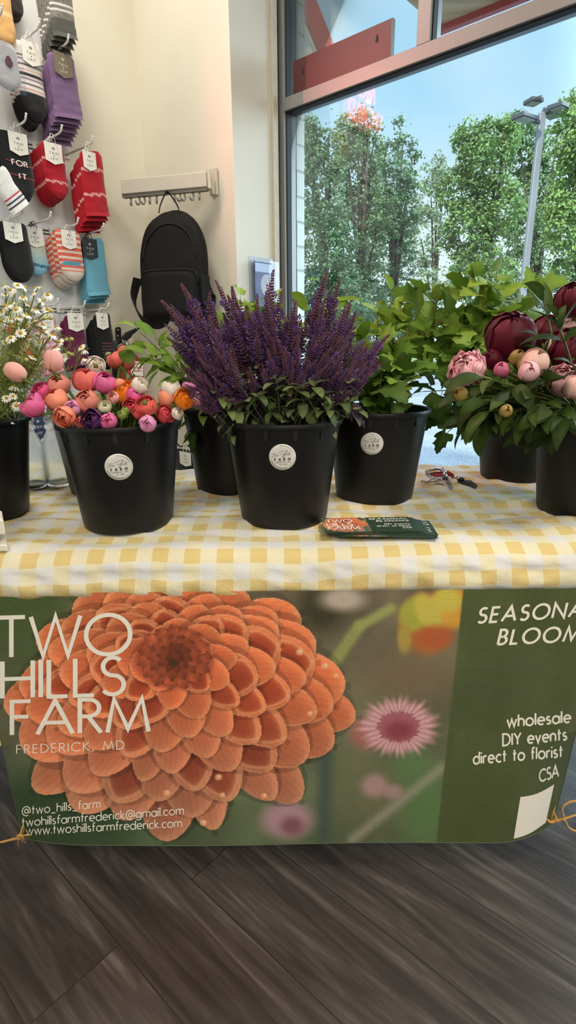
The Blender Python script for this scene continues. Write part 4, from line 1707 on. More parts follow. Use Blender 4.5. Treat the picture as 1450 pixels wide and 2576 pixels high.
# ---- ranunculus -----------------------------------------------------
RC = {
    'blush': [(238, 170, 165), (240, 178, 168), (244, 196, 186), (226, 212, 180)],
    'hot pink': [(206, 60, 118), (226, 104, 160), (232, 130, 176), (214, 120, 150)],
    'magenta': [(190, 40, 100), (216, 78, 140), (228, 110, 160), (200, 90, 130)],
    'dusty coral': [(222, 128, 112), (226, 140, 126), (230, 156, 142), (206, 140, 110)],
    'peach': [(238, 136, 108), (240, 156, 126), (240, 140, 118), (226, 164, 120)],
    'lilac': [(204, 110, 168), (224, 148, 190), (230, 166, 202), (214, 150, 176)],
    'coral': [(222, 82, 80), (232, 112, 104), (238, 130, 118), (222, 120, 96)],
    'white': [(232, 214, 196), (236, 226, 216), (240, 232, 224), (214, 210, 176)],
    'cream': [(226, 218, 186), (236, 230, 206), (238, 232, 214), (206, 206, 150)],
    'purple': [(66, 30, 78), (86, 42, 96), (104, 56, 116), (70, 40, 70)],
    'orange': [(222, 112, 18), (238, 142, 34), (240, 132, 30), (228, 160, 50)],
    'rose': [(204, 52, 76), (228, 96, 104), (234, 112, 118), (212, 100, 90)],
    'mauve': [(196, 128, 128), (208, 142, 130), (214, 154, 142), (180, 150, 110)],
    'green': [(120, 142, 60), (134, 152, 72), (142, 158, 84), (104, 124, 56)],
}
RC = {k: [lin(c) for c in v] for k, v in RC.items()}
RAN = [
    # px, py, r, colour, facing (x right, y up in the photo, z to the camera), kind, bucket, label
    (38, 936, 23, 'blush', (-.75, .5, .35), 'bud', 'b2', 'blush pink ranunculus bud leaning far left over the chamomile'),
    (135, 908, 23, 'blush', (.05, .95, .1), 'bud', 'b2', 'upright pale pink ranunculus bud beside the maroon socks'),
    (82, 1020, 29, 'hot pink', (-.5, .6, .6), 'cup', 'b2', 'hot pink ranunculus lowest at the left rim of its bucket'),
    (104, 984, 24, 'magenta', (-.2, .5, .8), 'open', 'b2', 'magenta ranunculus with rolled heart above the hot pink one at left'),
    (148, 969, 27, 'dusty coral', (.1, .5, .8), 'ball', 'b2', 'closed dusty coral ranunculus ball at the left of the bunch'),
    (143, 1006, 29, 'peach', (-.3, .5, .5), 'ball', 'b2', 'peach ranunculus below the dusty coral ball'),
    (182, 1028, 21, 'lilac', (.2, .2, .8), 'ball', 'b2', 'lilac pink ranunculus tucked between two peach ones'),
    (163, 1048, 26, 'peach', (-.1, -.4, .8), 'cup', 'b2', 'flattened peach ranunculus lying on the bucket rim at left'),
    (216, 958, 31, 'coral', (.1, .8, .5), 'ball', 'b2', 'large coral ranunculus in the middle of the bunch top'),
    (262, 963, 28, 'hot pink', (.4, .6, .6), 'ball', 'b2', 'hot pink ranunculus right behind the large coral one'),
    (241, 921, 24, 'white', (.35, -.1, .9), 'eye', 'b2', 'white ranunculus with green eye at the back of the bunch'),
    (221, 1009, 29, 'dusty coral', (.05, .3, .9), 'ball', 'b2', 'closed salmon ranunculus ball above the purple one'),
    (264, 1023, 17, 'cream', (.3, .4, .9), 'eye', 'b2', 'small cream ranunculus with green middle'),
    (233, 1056, 25, 'purple', (-.1, .1, .9), 'cup', 'b2', 'deep purple ranunculus at the front rim'),
    (273, 1060, 21, 'hot pink', (.1, .0, 1), 'ball', 'b2', 'pink ranunculus beside the deep purple one on the rim'),
    (313, 986, 31, 'orange', (-.1, .5, .8), 'open', 'b2', 'orange ranunculus in the middle of its bucket'),
    (338, 997, 23, 'magenta', (.6, .4, .5), 'ball', 'b2', 'magenta ranunculus half hidden behind the middle orange one'),
    (352, 970, 20, 'white', (.6, .6, .5), 'cup', 'b2', 'white ranunculus seen from the side behind the middle orange one'),
    (330, 1022, 19, 'rose', (.1, .2, .8), 'cup', 'b2', 'rose red ranunculus below the middle orange one'),
    (300, 968, 17, 'peach', (-.2, .8, .2), 'ball', 'b2', 'peach ranunculus top showing above the middle orange one'),
    (286, 1000, 15, 'blush', (-.2, .3, .8), 'cup', 'b2', 'pale pink ranunculus left of the middle orange one'),
    (367, 1020, 28, 'coral', (.0, .45, .9), 'eye', 'b2', 'coral ranunculus with green eye right of centre'),
    (351, 1038, 18, 'rose', (.3, .2, .9), 'open', 'b2', 'small coral red ranunculus in front of the green eyed coral one'),
    (371, 1066, 21, 'lilac', (.1, -.1, 1), 'ball', 'b2', 'lilac pink ranunculus hanging over the front rim'),
    (417, 1042, 24, 'rose', (.5, .2, .8), 'open', 'b2', 'coral rose ranunculus on the right rim'),
    (417, 1003, 19, 'peach', (.0, .8, .4), 'bud', 'b2', 'peach ranunculus bud beside the right orange one'),
    (430, 980, 24, 'white', (.2, .8, .3), 'cup', 'b2', 'white ranunculus behind the peach bud at right'),
    (464, 1004, 27, 'orange', (.55, .3, .8), 'open', 'b2', 'orange ranunculus at the right end of the bunch'),
    (478, 974, 20, 'lilac', (.3, .8, .2), 'open', 'b2', 'pink ranunculus behind the right orange one'),
    (499, 1003, 20, 'mauve', (.9, .2, .3), 'ball', 'b2', 'mauve ranunculus farthest right over the rim'),
    (311, 889, 17, 'coral', (.2, .9, .2), 'bud', 'b3', 'coral ranunculus bud in front of the fire extinguisher'),
    (290, 905, 20, 'coral', (-.5, .7, .2), 'cup', 'b3', 'coral ranunculus below the coral bud by the extinguisher'),
    (326, 915, 14, 'coral', (.5, .7, .2), 'bud', 'b3', 'small coral ranunculus bud beside the extinguisher tag'),
    (307, 1045, 12, 'green', (.0, .3, .9), 'bud', 'b2', 'green unopened ranunculus bud at the front rim'),
    (315, 1034, 10, 'green', (.2, .6, .7), 'bud', 'b2', 'tiny green ranunculus bud above the other green bud'),
    (205, 1062, 15, 'peach', (-.1, -.2, .9), 'cup', 'b2', 'small peach ranunculus low between left peach and purple ones'),
    (446, 1040, 15, 'white', (.6, .2, .6), 'cup', 'b2', 'small white ranunculus under the right orange one'),
]


def face(v):
    return (_R * v[0] + _U * v[1] - _F * v[2]).normalized()


for i, (px, py, rp, cn, fc, kind, key, lab) in enumerate(RAN):
    rng = random.Random(100 + i)
    c0 = BUCKETS[key][0]
    if key == 'b2':
        y = 1.035 + (1066 - py) / 130 * .10 + rng.uniform(-.012, .012)
        if kind == 'bud' and px < 150:
            y = 1.12
        if px > 400:
            y += .035
    else:
        y = c0.y - .03 + rng.uniform(-.02, .02)
    p = on_y(px, py, y)
    R = rp * (p - CAM).dot(_F) / F_PX * 1.04
    ax = face(fc)
    t = thing('ranunculus', lab, 'flower', p, 'cut ranunculus in the bucket')
    fm = MB()
    cols = RC[cn]
    if kind == 'bud':
        bloom(fm, p, ax, R, rng, cols, 3, 3, 3, 4, 10, zs=1.22, ruffle=.04)
    elif kind == 'ball':
        bloom(fm, p, ax, R, rng, cols, 4, 3, 4, 8, 26, zs=.95, ruffle=.05, flare=.03)
    elif kind == 'open':
        bloom(fm, p, ax, R, rng, cols, 6, 3, 5, 22, 62, zs=.9, ruffle=.08, flare=.06)
    elif kind == 'eye':
        bloom(fm, p, ax, R, rng, cols, 6, 4, 5, 24, 66, zs=.85, ruffle=.05, flare=.03)
    else:
        bloom(fm, p, ax, R, rng, cols, 3, 3, 4, 20, 46, zs=1.0, ruffle=.13, flare=.12, rag=.12)
    part('bloom', fm, m_petal, t, smooth=True)
    if kind in ('eye', 'open'):
        em = MB()
        em.ball(p + ax * R * .36, R * .25, 10, 6, rot_to(ax), (1, 1, .9), col=lin((110, 122, 48)) if kind == 'eye' else cols[0])
        part('flower_eye', em, m_petal, t, smooth=True)
    sm = MB()
    if cn != 'green':
        sepals(sm, p, ax, R, rng, 5)
    root = root_in(key, rng)
    base = p - ax * R * .92
    pts = through_rim(key, root, base + V((0, 0, -.004)), .02) + [base]
    sm.tube(pts, [.0032] * (len(pts) - 1) + [.004], 7, col=lin((118, 138, 70)))
    for k in range(3):
        b = pts[rng.randint(3, 8)]
        a = rng.uniform(0, 6.28)
        blade(sm, b, (math.cos(a), math.sin(a), rng.uniform(.1, .9)), Z, rng.uniform(.03, .05), .007, mix(lin((92, 116, 52)), lin((132, 146, 76)), rng.random()), 'lance', .2, rng.uniform(.2, .9), 6)
    part('stem', sm, m_leaf, t, smooth=True)

# ---- salvia: a few kinds of stem, copied into the middle bucket ---------
CAL = lin((82, 54, 72)); CAL2 = lin((104, 70, 84)); FLO = lin((96, 70, 130)); FLO2 = lin((78, 54, 98)); SGR = lin((92, 104, 82))


def whorls(cm, fm, base, axis, L, r0, rng, n, flowers):
    """a spike: rings of small pointed calyces getting tighter to the tip; fm takes open florets of the lower rings"""
    axis = V(axis).normalized()
    M = rot_to(axis)
    bend = M @ V((rng.uniform(-1, 1), rng.uniform(-1, 1), 0)) * .10
    for i in range(n):
        t = i / (n - 1)
        c = V(base) + axis * (L * (1 - (1 - t) ** 1.25)) + bend * L * t * t
        k = 7 if t < .7 else 6
        s = r0 * (1 - .66 * t ** 2.2)
        for j in range(k):
            a = 2 * PI * j / k + i * .5 + rng.uniform(-.2, .2)
            d = (M @ V((math.cos(a), math.sin(a), .45 + 1.2 * t))).normalized()
            q = c + d * s * .35
            ln = s * rng.uniform(.9, 1.25)
            u = d.orthogonal().normalized(); w = d.cross(u)
            wd = s * .34
            col = mix(CAL, CAL2, rng.random())
            col = mix(col, lin((110, 62, 80)), .5 * t)
            m = q + d * ln * .5
            cm.add([q, m + u * wd, m + w * wd, m - u * wd, m - w * wd, q + d * ln],
                   [(0, 2, 1), (0, 3, 2), (0, 4, 3), (0, 1, 4), (5, 1, 2), (5, 2, 3), (5, 3, 4), (5, 4, 1)], col)
            if flowers and t < .55 and rng.random() < .6:
                fc = mix(FLO, FLO2, rng.random())
                e = q + d * ln
                f2 = (d + Z * .35).normalized()
                fw = s * .42
                fm.add([e - d * s * .2, e + f2 * s * .9 + u * fw, e + f2 * s * 1.25, e + f2 * s * .9 - u * fw, e + d * s * .6 - Z * s * .5 + u * fw * .7, e + d * s * .6 - Z * s * .5 - u * fw * .7],
                       [(0, 1, 2), (0, 2, 3), (0, 4, 5)], fc)
    return c


def salvia(seed, H):
    """prototype at the origin growing along +Z; returns (stem, leaf, calyx, floret) builders"""
    rng = random.Random(seed)
    st, lf, cm, fm = MB(), MB(), MB(), MB()
    sp = H * rng.uniform(.40, .48)
    st.tube([(0, 0, 0), (rng.uniform(-.004, .004), rng.uniform(-.004, .004), H * .5), (0, 0, H - .01)], [.0026, .0022, .0008], 6, col=lin((92, 84, 84)))
    whorls(cm, fm, V((0, 0, H - sp)), Z, sp, .0098, rng, 23, True)
    for k in range(rng.randint(3, 4)):
        a = rng.uniform(0, 2 * PI)
        z0 = H * rng.uniform(.42, .60)
        d = V((math.cos(a) * .55, math.sin(a) * .55, .85)).normalized()
        p0 = V((0, 0, z0)); p1 = p0 + d * .022
        st.tube([p0, p1], .0014, 5, col=lin((92, 84, 84)))
        whorls(cm, fm, p1, (d + Z * .6).normalized(), sp * rng.uniform(.42, .68), .0076, rng, 14, rng.random() < .7)
    for z, L in ((.30, .062), (.42, .052), (.54, .036)):
        for s in (0, PI):
            a = s + z * 9 + rng.uniform(-.4, .4)
            d = V((math.cos(a), math.sin(a), rng.uniform(.1, .7)))
            blade(lf, (0, 0, H * z), d, Z, L * rng.uniform(.85, 1.25), L * .26, mix(SGR, lin((122, 134, 96)), rng.random()), 'oval', .15, rng.uniform(.2, .7), 7)
    return st, lf, cm, fm


SAL = []
for i in range(6):
    SAL.append(salvia(40 + i, (.30, .32, .33, .31, .34, .29)[i]))
SGROUP = 'purple salvia stems in the middle bucket'


def proto_salvia(i):
    st, lf, cm, fm = SAL[i]
    t = thing('salvia', 'x', 'flower', (0, 0, 0), SGROUP)
    part('stem', st, m_leaf, t)
    part('leaf', lf, m_leaf, t, smooth=True)
    part('flower_spike', cm, m_spike, t)
    part('floret', fm, m_spike, t)
    return t


SPRO = [None] * 6
SH = (.30, .32, .33, .31, .34, .29)
c5 = BUCKETS['b5'][0]
SDENSE = 'purple salvia stem in the dense middle of the bunch over the centre bucket'
# tips seen against the wall and the window: photo position, depth, own label
TIPS = [(421, 752, 1.20, 'salvia spike farthest left, against the black backpack'), (460, 712, 1.22, 'tallest salvia spike in front of the backpack'),
        (487, 770, 1.17, 'short salvia spike at the right lower edge of the backpack'), (440, 790, 1.18, 'salvia spike low at the left between backpack and bunch'),
        (554, 708, 1.22, 'salvia spike rising against the pale wall right of the backpack'), (579, 728, 1.2, 'salvia spike leaning beside the pale wall corner, left of the other leaning one'),
        (584, 742, 1.16, 'salvia spike just below the wall corner'), (638, 745, 1.17, 'salvia spike below the brochure holder at its left'),
        (677, 684, 1.25, 'salvia spike crossing the brochure holder, highest of all'), (666, 738, 1.15, 'salvia spike in front of the brochure holder bottom'),
        (697, 738, 1.2, 'salvia spike just right of the brochure holder'), (735, 760, 1.15, 'short salvia spike before the black window frame'),
        (750, 755, 1.2, 'short salvia spike right of the black window frame'), (812, 684, 1.26, 'salvia spike leaning right, highest before the window'),
        (850, 708, 1.25, 'salvia spike arching right below the highest one at the window'), (882, 768, 1.2, 'salvia spike bowing right at the window'),
        (878, 775, 1.16, 'salvia spike bowing right under the other bowing one'), (897, 790, 1.2, 'salvia spike standing at the right edge of the bunch'),
        (974, 836, 1.24, 'salvia spike reaching far right into the green leaves'), (943, 935, 1.2, 'salvia spike lying right over the next bucket'),
        (948, 905, 1.22, 'salvia spike lying right above the lowest lying one'), (818, 765, 1.13, 'salvia spike upright before the green leaves at the window'),
        (615, 775, 1.14, 'salvia spike between wall corner and brochure holder, lower one'), (522, 800, 1.15, 'salvia spike below the backpack strap'),
        (922, 1076, 1.17, 'salvia tip drooping over the rim of the bucket to the right')]
rng = random.Random(77)
for _ in range(62):
    u = rng.uniform(-1, 1)
    px = 690 + 235 * u
    py = 822 + 62 * abs(u) + rng.uniform(-26, 95)
    TIPS.append((px, py, 1.167 + rng.uniform(-.085, .07), None))
for i, (px, py, y, lab) in enumerate(TIPS):
    k = i % 6
    if SPRO[k] is None:
        o = SPRO[k] = proto_salvia(k)
    else:
        o = copy_tree(SPRO[k])
    tip = on_y(px, py, y)
    H = SH[k]
    if py > 1000:
        foot = on_y(870, 1000, 1.13)
    else:
        dx = tip.x - c5.x
        foot = V((c5.x + max(-.085, min(.085, dx * .36)) + rng.uniform(-.012, .012), c5.y + (tip.y - c5.y) * .5, c5.z + BH * .9))
        far = (tip - foot)
        # the visible length of the stem differs; keep the foot inside the bucket
    d = (tip - foot)
    L = d.length
    sc = max(.62, min(1.05, L / H)) if py < 1000 else .45
    base = tip - d.normalized() * (H * sc)
    if lab is None:
        d = d + V((rng.uniform(-.05, .05), rng.uniform(-.04, .04), 0))
        base = tip - d.normalized() * (H * sc)
    q = d.normalized().to_track_quat('Z', 'Y') @ Matrix.Rotation(rng.uniform(0, 6.28), 3, 'Z').to_quaternion()
    o.location = base
    o.rotation_mode = 'QUATERNION'
    o.rotation_quaternion = q
    o.scale = (sc, sc, sc)
    o['label'] = lab or SDENSE
# leaves round the foot of the bunch belong to short leafy shoots
for i in range(20):
    rng = random.Random(300 + i)
    u = -1 + 2 * (i + .5) / 20
    px, py = 715 + 195 * u + rng.uniform(-10, 10), 1002 + rng.uniform(-48, 36)
    p = on_y(px, py, c5.y - .06 * math.sqrt(max(0, 1 - u * u)) + rng.uniform(-.03, .03))
    t = thing('salvia_sprig', 'short leafy salvia shoot at the rim of the centre bucket', 'leaves', (c5.x, c5.y, c5.z + .05), 'leafy salvia shoots at the rim')
    sm, lm = MB(), MB()
    root = root_in('b5', rng, .8)
    pts = through_rim('b5', root, p, .0)
    sm.tube(pts, .0018, 5, col=lin((104, 112, 84)))
    ax = (pts[-1] - pts[-4]).normalized()
    for k in range(3):
        b = pts[-1 - k]
        for s in (0, 1):
            a = s * PI + k * 1.4 + rng.uniform(-.5, .5)
            d = rot_to(ax + Z * .6) @ V((math.cos(a), math.sin(a), rng.uniform(.1, .6)))
            L = rng.uniform(.026, .046)
            blade(lm, b, d, Z, L, L * .24, mix(lin((70, 86, 56)), lin((104, 120, 74)), rng.random()), 'oval', .2, rng.uniform(.2, .8), 7)
    part('stem', sm, m_leaf, t)
    part('leaf', lm, m_leaf, t, smooth=True)

# ---- chamomile ------------------------------------------------------
HEADS = [(12, 860), (25, 857), (27, 850), (36, 848), (94, 844), (139, 876), (133, 843), (143, 824), (205, 873), (211, 882), (210, 905), (158, 899), (82, 899), (104, 908),
         (63, 912), (46, 910), (54, 899), (14, 890), (62, 871), (26, 802), (68, 793), (16, 770), (26, 764), (68, 764), (106, 758), (92, 725), (120, 779), (120, 742), (12, 720),
         (27, 730), (62, 723), (83, 740), (45, 718), (14, 741), (70, 820), (52, 838), (2, 808), (3, 975), (36, 972), (16, 1002), (33, 997), (41, 1020), (27, 1059), (75, 951),
         (150, 860), (8, 830), (40, 778), (86, 808), (30, 822), (58, 748), (98, 862), (20, 930), (60, 940), (5, 905), (108, 818), (48, 800), (90, 780), (6, 785), (76, 850), (112, 835)]
CBUD = [(168, 854), (180, 853), (172, 889), (181, 892), (128, 800), (130, 782), (112, 800), (66, 905), (90, 930), (120, 925)]
CGREEN = lin((122, 132, 66))
m_white_ray = mat('chamomile_ray', (240, 236, 226), rough=.6, trans=.15)
m_yellow = mat('chamomile_disc', (216, 172, 30), rough=.8, var=.2, scale=900, bump=.8, bscale=2500)


def daisy(c, axis, R, rng, droop=.25, n=13):
    w, y = MB(), MB()
    M = rot_to(axis, rng.uniform(0, 6))
    for k in range(n):
        a = 2 * PI * k / n + rng.uniform(-.1, .1)
        L = R * rng.uniform(.88, 1.05)
        rows = []
        for j in range(5):
            t = j / 4
            wd = R * .17 * (math.sin(PI * (.12 + .8 * t)) ** .6)
            rr = R * .26 + (L - R * .26) * t
            z = -droop * R * t * t + .02 * R
            dr, ds = V((math.cos(a), math.sin(a), 0)), V((-math.sin(a), math.cos(a), 0))
            rows.append([V(c) + M @ (dr * rr + ds * (wd * s) + Z * (z - abs(s) * .03 * R)) for s in (-1, 0, 1)])
        w.grid(rows)
    y.ball(V(c) + M @ V((0, 0, R * .06)), R * .34, 10, 7, M, (1, 1, .85))
    return w, y


# heads are gathered into sprays of five on a shared stem
order = sorted(HEADS, key=lambda p: (int(p[1] // 48), p[0]))
c1 = BUCKETS['b1'][0]
sprays = [order[i:i + 5] for i in range(0, len(order), 5)]
gi = 0
for si, hs in enumerate(sprays):
    rng = random.Random(500 + si)
    cx, cy = sum(h[0] for h in hs) / len(hs), sum(h[1] for h in hs) / len(hs)
    t = thing('chamomile', 'white and yellow chamomile spray in the dense bunch at the left edge', 'flower', (c1.x, c1.y, c1.z + .05), 'chamomile sprays')
    if cx > 150:
        t['label'] = 'chamomile spray reaching right over the maroon socks'
    elif cy > 970:
        t['label'] = 'chamomile spray low beside the hot pink ranunculus'
    y0 = c1.y + rng.uniform(-.07, .06)
    mid = on_y(cx - 8, cy + 70, y0)
    if mid.z < c1.z + BH + .02:
        mid.z = c1.z + BH + .02
    root = root_in('b1', rng, .7)
    sm, lm = MB(), MB()
    main = through_rim('b1', root, mid, .02)
    sm.tube(main, .0014, 5, col=CGREEN)
    for (hx, hy) in hs:
        dy = rng.uniform(-.03, .03)
        p = on_y(hx, hy, y0 + dy)
        R = rng.uniform(11.5, 15.5) * (p - CAM).dot(_F) / F_PX
        ax = (V((rng.uniform(-.6, .6), rng.uniform(-.9, .1), rng.uniform(.25, 1)))).normalized()
        b = p - ax * R * .2
        sm.tube(bez(mid, mid * .45 + b * .55 + Z * .012 + V((rng.uniform(-.01, .01), 0, 0)), b, 7), [.0011] * 7 + [.0009], 5, col=CGREEN)
        w, yl = daisy(p, ax, R, rng, rng.uniform(.0, .75), rng.randint(11, 14))
        fh = part('flower_head', w, m_white_ray, t, smooth=True)
        part('flower_center', yl, m_yellow, fh, smooth=True)
    for _ in range(2):
        if gi < len(CBUD) and abs(CBUD[gi][0] - cx) < 400:
            hx, hy = CBUD[gi]; gi += 1
            p = on_y(hx, hy, y0)
            sm.tube(bez(mid, mid * .4 + p * .6 + Z * .01, p, 7), .0009, 5, col=CGREEN)
            bm = MB(); bm.ball(p, .0052, 8, 6, None, (1, 1, .8))
            part('flower_bud', bm, mat('chamomile_bud', (168, 164, 92), rough=.8, bump=.6), t, smooth=True)
    # feathery foliage
    for k in range(130):
        q = main[-1 - rng.randint(0, 9)] + V((rng.uniform(-.045, .045), rng.uniform(-.04, .04), rng.uniform(-.02, .07)))
        d = V((rng.uniform(-1, 1), rng.uniform(-1, 1), rng.uniform(-.1, 1.3))).normalized()
        L = rng.uniform(.018, .045)
        g = mix(lin((104, 122, 52)), lin((152, 160, 84)), rng.random())
        e = q + d * L
        s = d.orthogonal().normalized() * .0007
        lm.add([q - s, q + s, e], [(0, 1, 2)], g)
        for j in range(4):
            m = q + d * L * (.3 + .17 * j)
            d2 = (d + V((rng.uniform(-1, 1), rng.uniform(-1, 1), rng.uniform(-.5, .8)))).normalized()
            s = d2.orthogonal().normalized() * .0006
            lm.add([m - s, m + s, m + d2 * L * .4], [(0, 1, 2)], g)
    part('stem', sm, m_leaf, t)
    part('foliage', lm, m_leaf, t)

# ---- foliage branches ----------------------------------------------
FB = {  # leaf outline, colour range, length, width ratio, leaves, serration
    'lobed': ('lobed', lin((74, 106, 36)), lin((140, 166, 72)), .062, .50, 13, .05),
    'lance': ('lance', lin((84, 116, 40)), lin((124, 152, 58)), .072, .20, 11, .0),
    'oval': ('oval', lin((96, 122, 56)), lin((132, 156, 78)), .050, .36, 9, .03),
    'dark': ('lobed', lin((52, 78, 32)), lin((74, 102, 44)), .075, .46, 8, .05),
}


def branch(key, kind, px, py, y, label, seed, group=None, lift=.06, scale=1.0, span=.55, nleaf=None):
    rng = random.Random(seed)
    prof, ca, cb, LL, wr, n, ser = FB[kind]
    n = nleaf or n
    tip = on_y(px, py, y)
    root = root_in(key, rng, .7)
    pts = through_rim(key, root, tip, lift)
    t = thing('foliage_branch', label, 'leaves', root, group)
    sm, lm = MB(), MB()
    k = len(pts)
    sm.tube(pts, [.0028 - .0018 * i / (k - 1) for i in range(k)], 6, col=lin((112, 120, 62)))
    # leaves along the outer part
    seglen = [(pts[i + 1] - pts[i]).length for i in range(k - 1)]
    tot = sum(seglen)
    for j in range(n):
        s = tot * (1 - span * (j / n) ** 1.1)
        i = 0
        while i < k - 2 and s > seglen[i]:
            s -= seglen[i]; i += 1
        b = pts[i] + (pts[i + 1] - pts[i]) * min(1, s / seglen[i])
        ax = (pts[i + 1] - pts[i]).normalized()
        a = j * 2.4 + rng.uniform(-.5, .5)
        side = rot_to(ax) @ V((math.cos(a), math.sin(a), 0))
        d = (ax * rng.uniform(.25, .9) + side + Z * rng.uniform(-.35, .35)).normalized()
        if j == 0:
            d = (ax + side * .15).normalized()
        L = LL * scale * rng.uniform(.75, 1.3) * (.7 if j == 0 else 1)
        col = mix(ca, cb, rng.random())
        pl = rng.uniform(.006, .016)
        sm.tube([b, b + d * pl], .0009, 4, col=col)
        up = (Z + V((rng.uniform(-.8, .8), rng.uniform(-.8, .8), 0))).normalized()
        blade(lm, b + d * pl, d, up, L, L * wr, col, prof, rng.uniform(.05, .35), rng.uniform(.1, .9), 16 if prof == 'lobed' else 9, ser, twist=rng.uniform(-.6, .6))
    part('stem', sm, m_leaf, t, smooth=True)
    part('leaf', lm, m_leaf, t, smooth=True)
    return t


BR_L = [
    ('b3', 'oval', 262, 905, 1.33, 'branch with rounded leaves left of the fire extinguisher tag'), ('b3', 'oval', 348, 915, 1.35, 'branch with rounded leaves just below the extinguisher tag'),
    ('b4', 'lance', 352, 835, 1.42, 'branch with pointed leaves reaching highest left under the backpack'), ('b4', 'lance', 400, 860, 1.38, 'branch with pointed bright leaves below the left backpack strap'),
    ('b4', 'lance', 440, 880, 1.42, 'branch with pointed leaves just left of the salvia'), ('b4', 'lance', 420, 930, 1.36, 'branch with pointed leaves behind the white ranunculus'),
    ('b4', 'lance', 470, 925, 1.36, 'branch with pointed leaves close behind the left salvia stems'), ('b4', 'lance', 380, 900, 1.36, 'branch with pointed leaves right of the extinguisher tag'),
    ('b4', 'lance', 500, 960, 1.36, 'low branch with pointed leaves behind the right orange ranunculus'),
    ('b4', 'lobed', 605, 752, 1.46, 'yellow green leafy tip peeping out below the wall corner'), ('b4', 'lobed', 640, 790, 1.44, 'leafy tip peeping out below the brochure holder at left'),
    ('b4', 'oval', 690, 765, 1.45, 'leafy tip peeping out right of the brochure holder'), ('b4', 'lobed', 560, 830, 1.42, 'leafy branch hidden among the left salvia spikes'),
    ('b6', 'lance', 822, 745, 1.38, 'light green leafy tip behind the window side salvia, left one'), ('b6', 'lance', 775, 790, 1.36, 'light green leafy tip by the window frame behind the salvia'),
    ('b6', 'lance', 850, 835, 1.34, 'light green leafy tip behind the bowing salvia spikes'), ('b6', 'lance', 882, 805, 1.38, 'light green leafy tip right behind the salvia bunch'),
    ('b6', 'lobed', 950, 795, 1.42, 'leafy branch highest between salvia and the big green bunch'), ('b6', 'lance', 985, 745, 1.45, 'thin pale leafy shoot standing up before the window'),
    ('b6', 'lobed', 925, 880, 1.36, 'leafy branch right above the third farm sticker bucket'), ('b6', 'lobed', 985, 860, 1.34, 'leafy branch left in the big green bunch'),
    ('b6', 'lobed', 1010, 910, 1.31, 'broad leaves over the right rim of the third sticker bucket'), ('b6', 'dark', 1040, 950, 1.29, 'large dark leaves hanging right of the third sticker bucket'),
    ('b6', 'dark', 960, 940, 1.28, 'dark leaves low over the third sticker bucket'), ('b6', 'lobed', 1000, 800, 1.42, 'leafy branch in front of the window left of the big green bunch'),
    ('b7', 'lobed', 1250, 690, 1.52, 'highest leafy branch of the big green bunch'), ('b7', 'lobed', 1205, 705, 1.50, 'leafy branch just left of the highest one in the green bunch'),
    ('b7', 'lobed', 1165, 740, 1.52, 'leafy branch second left of the highest one in the green bunch'), ('b7', 'lobed', 1120, 755, 1.50, 'leafy branch in the upper middle of the green bunch'),
    ('b7', 'lobed', 1075, 745, 1.48, 'leafy branch at the upper left of the big green bunch'), ('b7', 'lobed', 1045, 780, 1.46, 'leafy branch at the left shoulder of the big green bunch'),
    ('b7', 'lobed', 1330, 735, 1.55, 'big pale leaf branch left of the topmost burgundy peony'), ('b7', 'lobed', 1305, 775, 1.53, 'leafy branch right behind the large burgundy peony'),
    ('b7', 'lobed', 1140, 830, 1.46, 'leafy branch in the centre of the green bunch'), ('b7', 'lobed', 1080, 840, 1.44, 'leafy branch left of centre in the green bunch'),
    ('b7', 'lobed', 1195, 830, 1.46, 'leafy branch left of the large burgundy peony'), ('b7', 'lobed', 1110, 890, 1.42, 'leafy branch left of the ruffled pink peony'),
    ('b7', 'lobed', 1230, 770, 1.50, 'leafy branch above the large burgundy peony'), ('b7', 'dark', 1065, 985, 1.38, 'large green leaves hanging beside the third sticker bucket'),
    ('b7', 'dark', 1130, 1000, 1.36, 'large green leaves below the ruffled pink peony'), ('b7', 'dark', 1130, 1085, 1.40, 'dark leaves drooping lowest above the pruning shears'),
    ('b7', 'dark', 1100, 1050, 1.41, 'dark leaves drooping left above the pruning shears'), ('b7', 'lobed', 1010, 835, 1.46, 'leafy branch lying left before the window'),
]
for i, (key, kind, px, py, y, lab) in enumerate(BR_L):
    sc = 1.25 if key == 'b7' and kind == 'lobed' and py < 800 else 1.0
    branch(key, kind, px, py, y, lab, 700 + i, 'leafy foliage branches', scale=sc * (.75 if key == 'b3' else 1) * (1.0 if kind == 'dark' else 1.08), lift=.05 if py < 960 else .02, span=.62)
branch('b4', 'dark', 492, 1085, 1.345, 'dark leaf hanging over the rim of the bucket left of the salvia', 790, None, lift=.01, span=.25, nleaf=1)

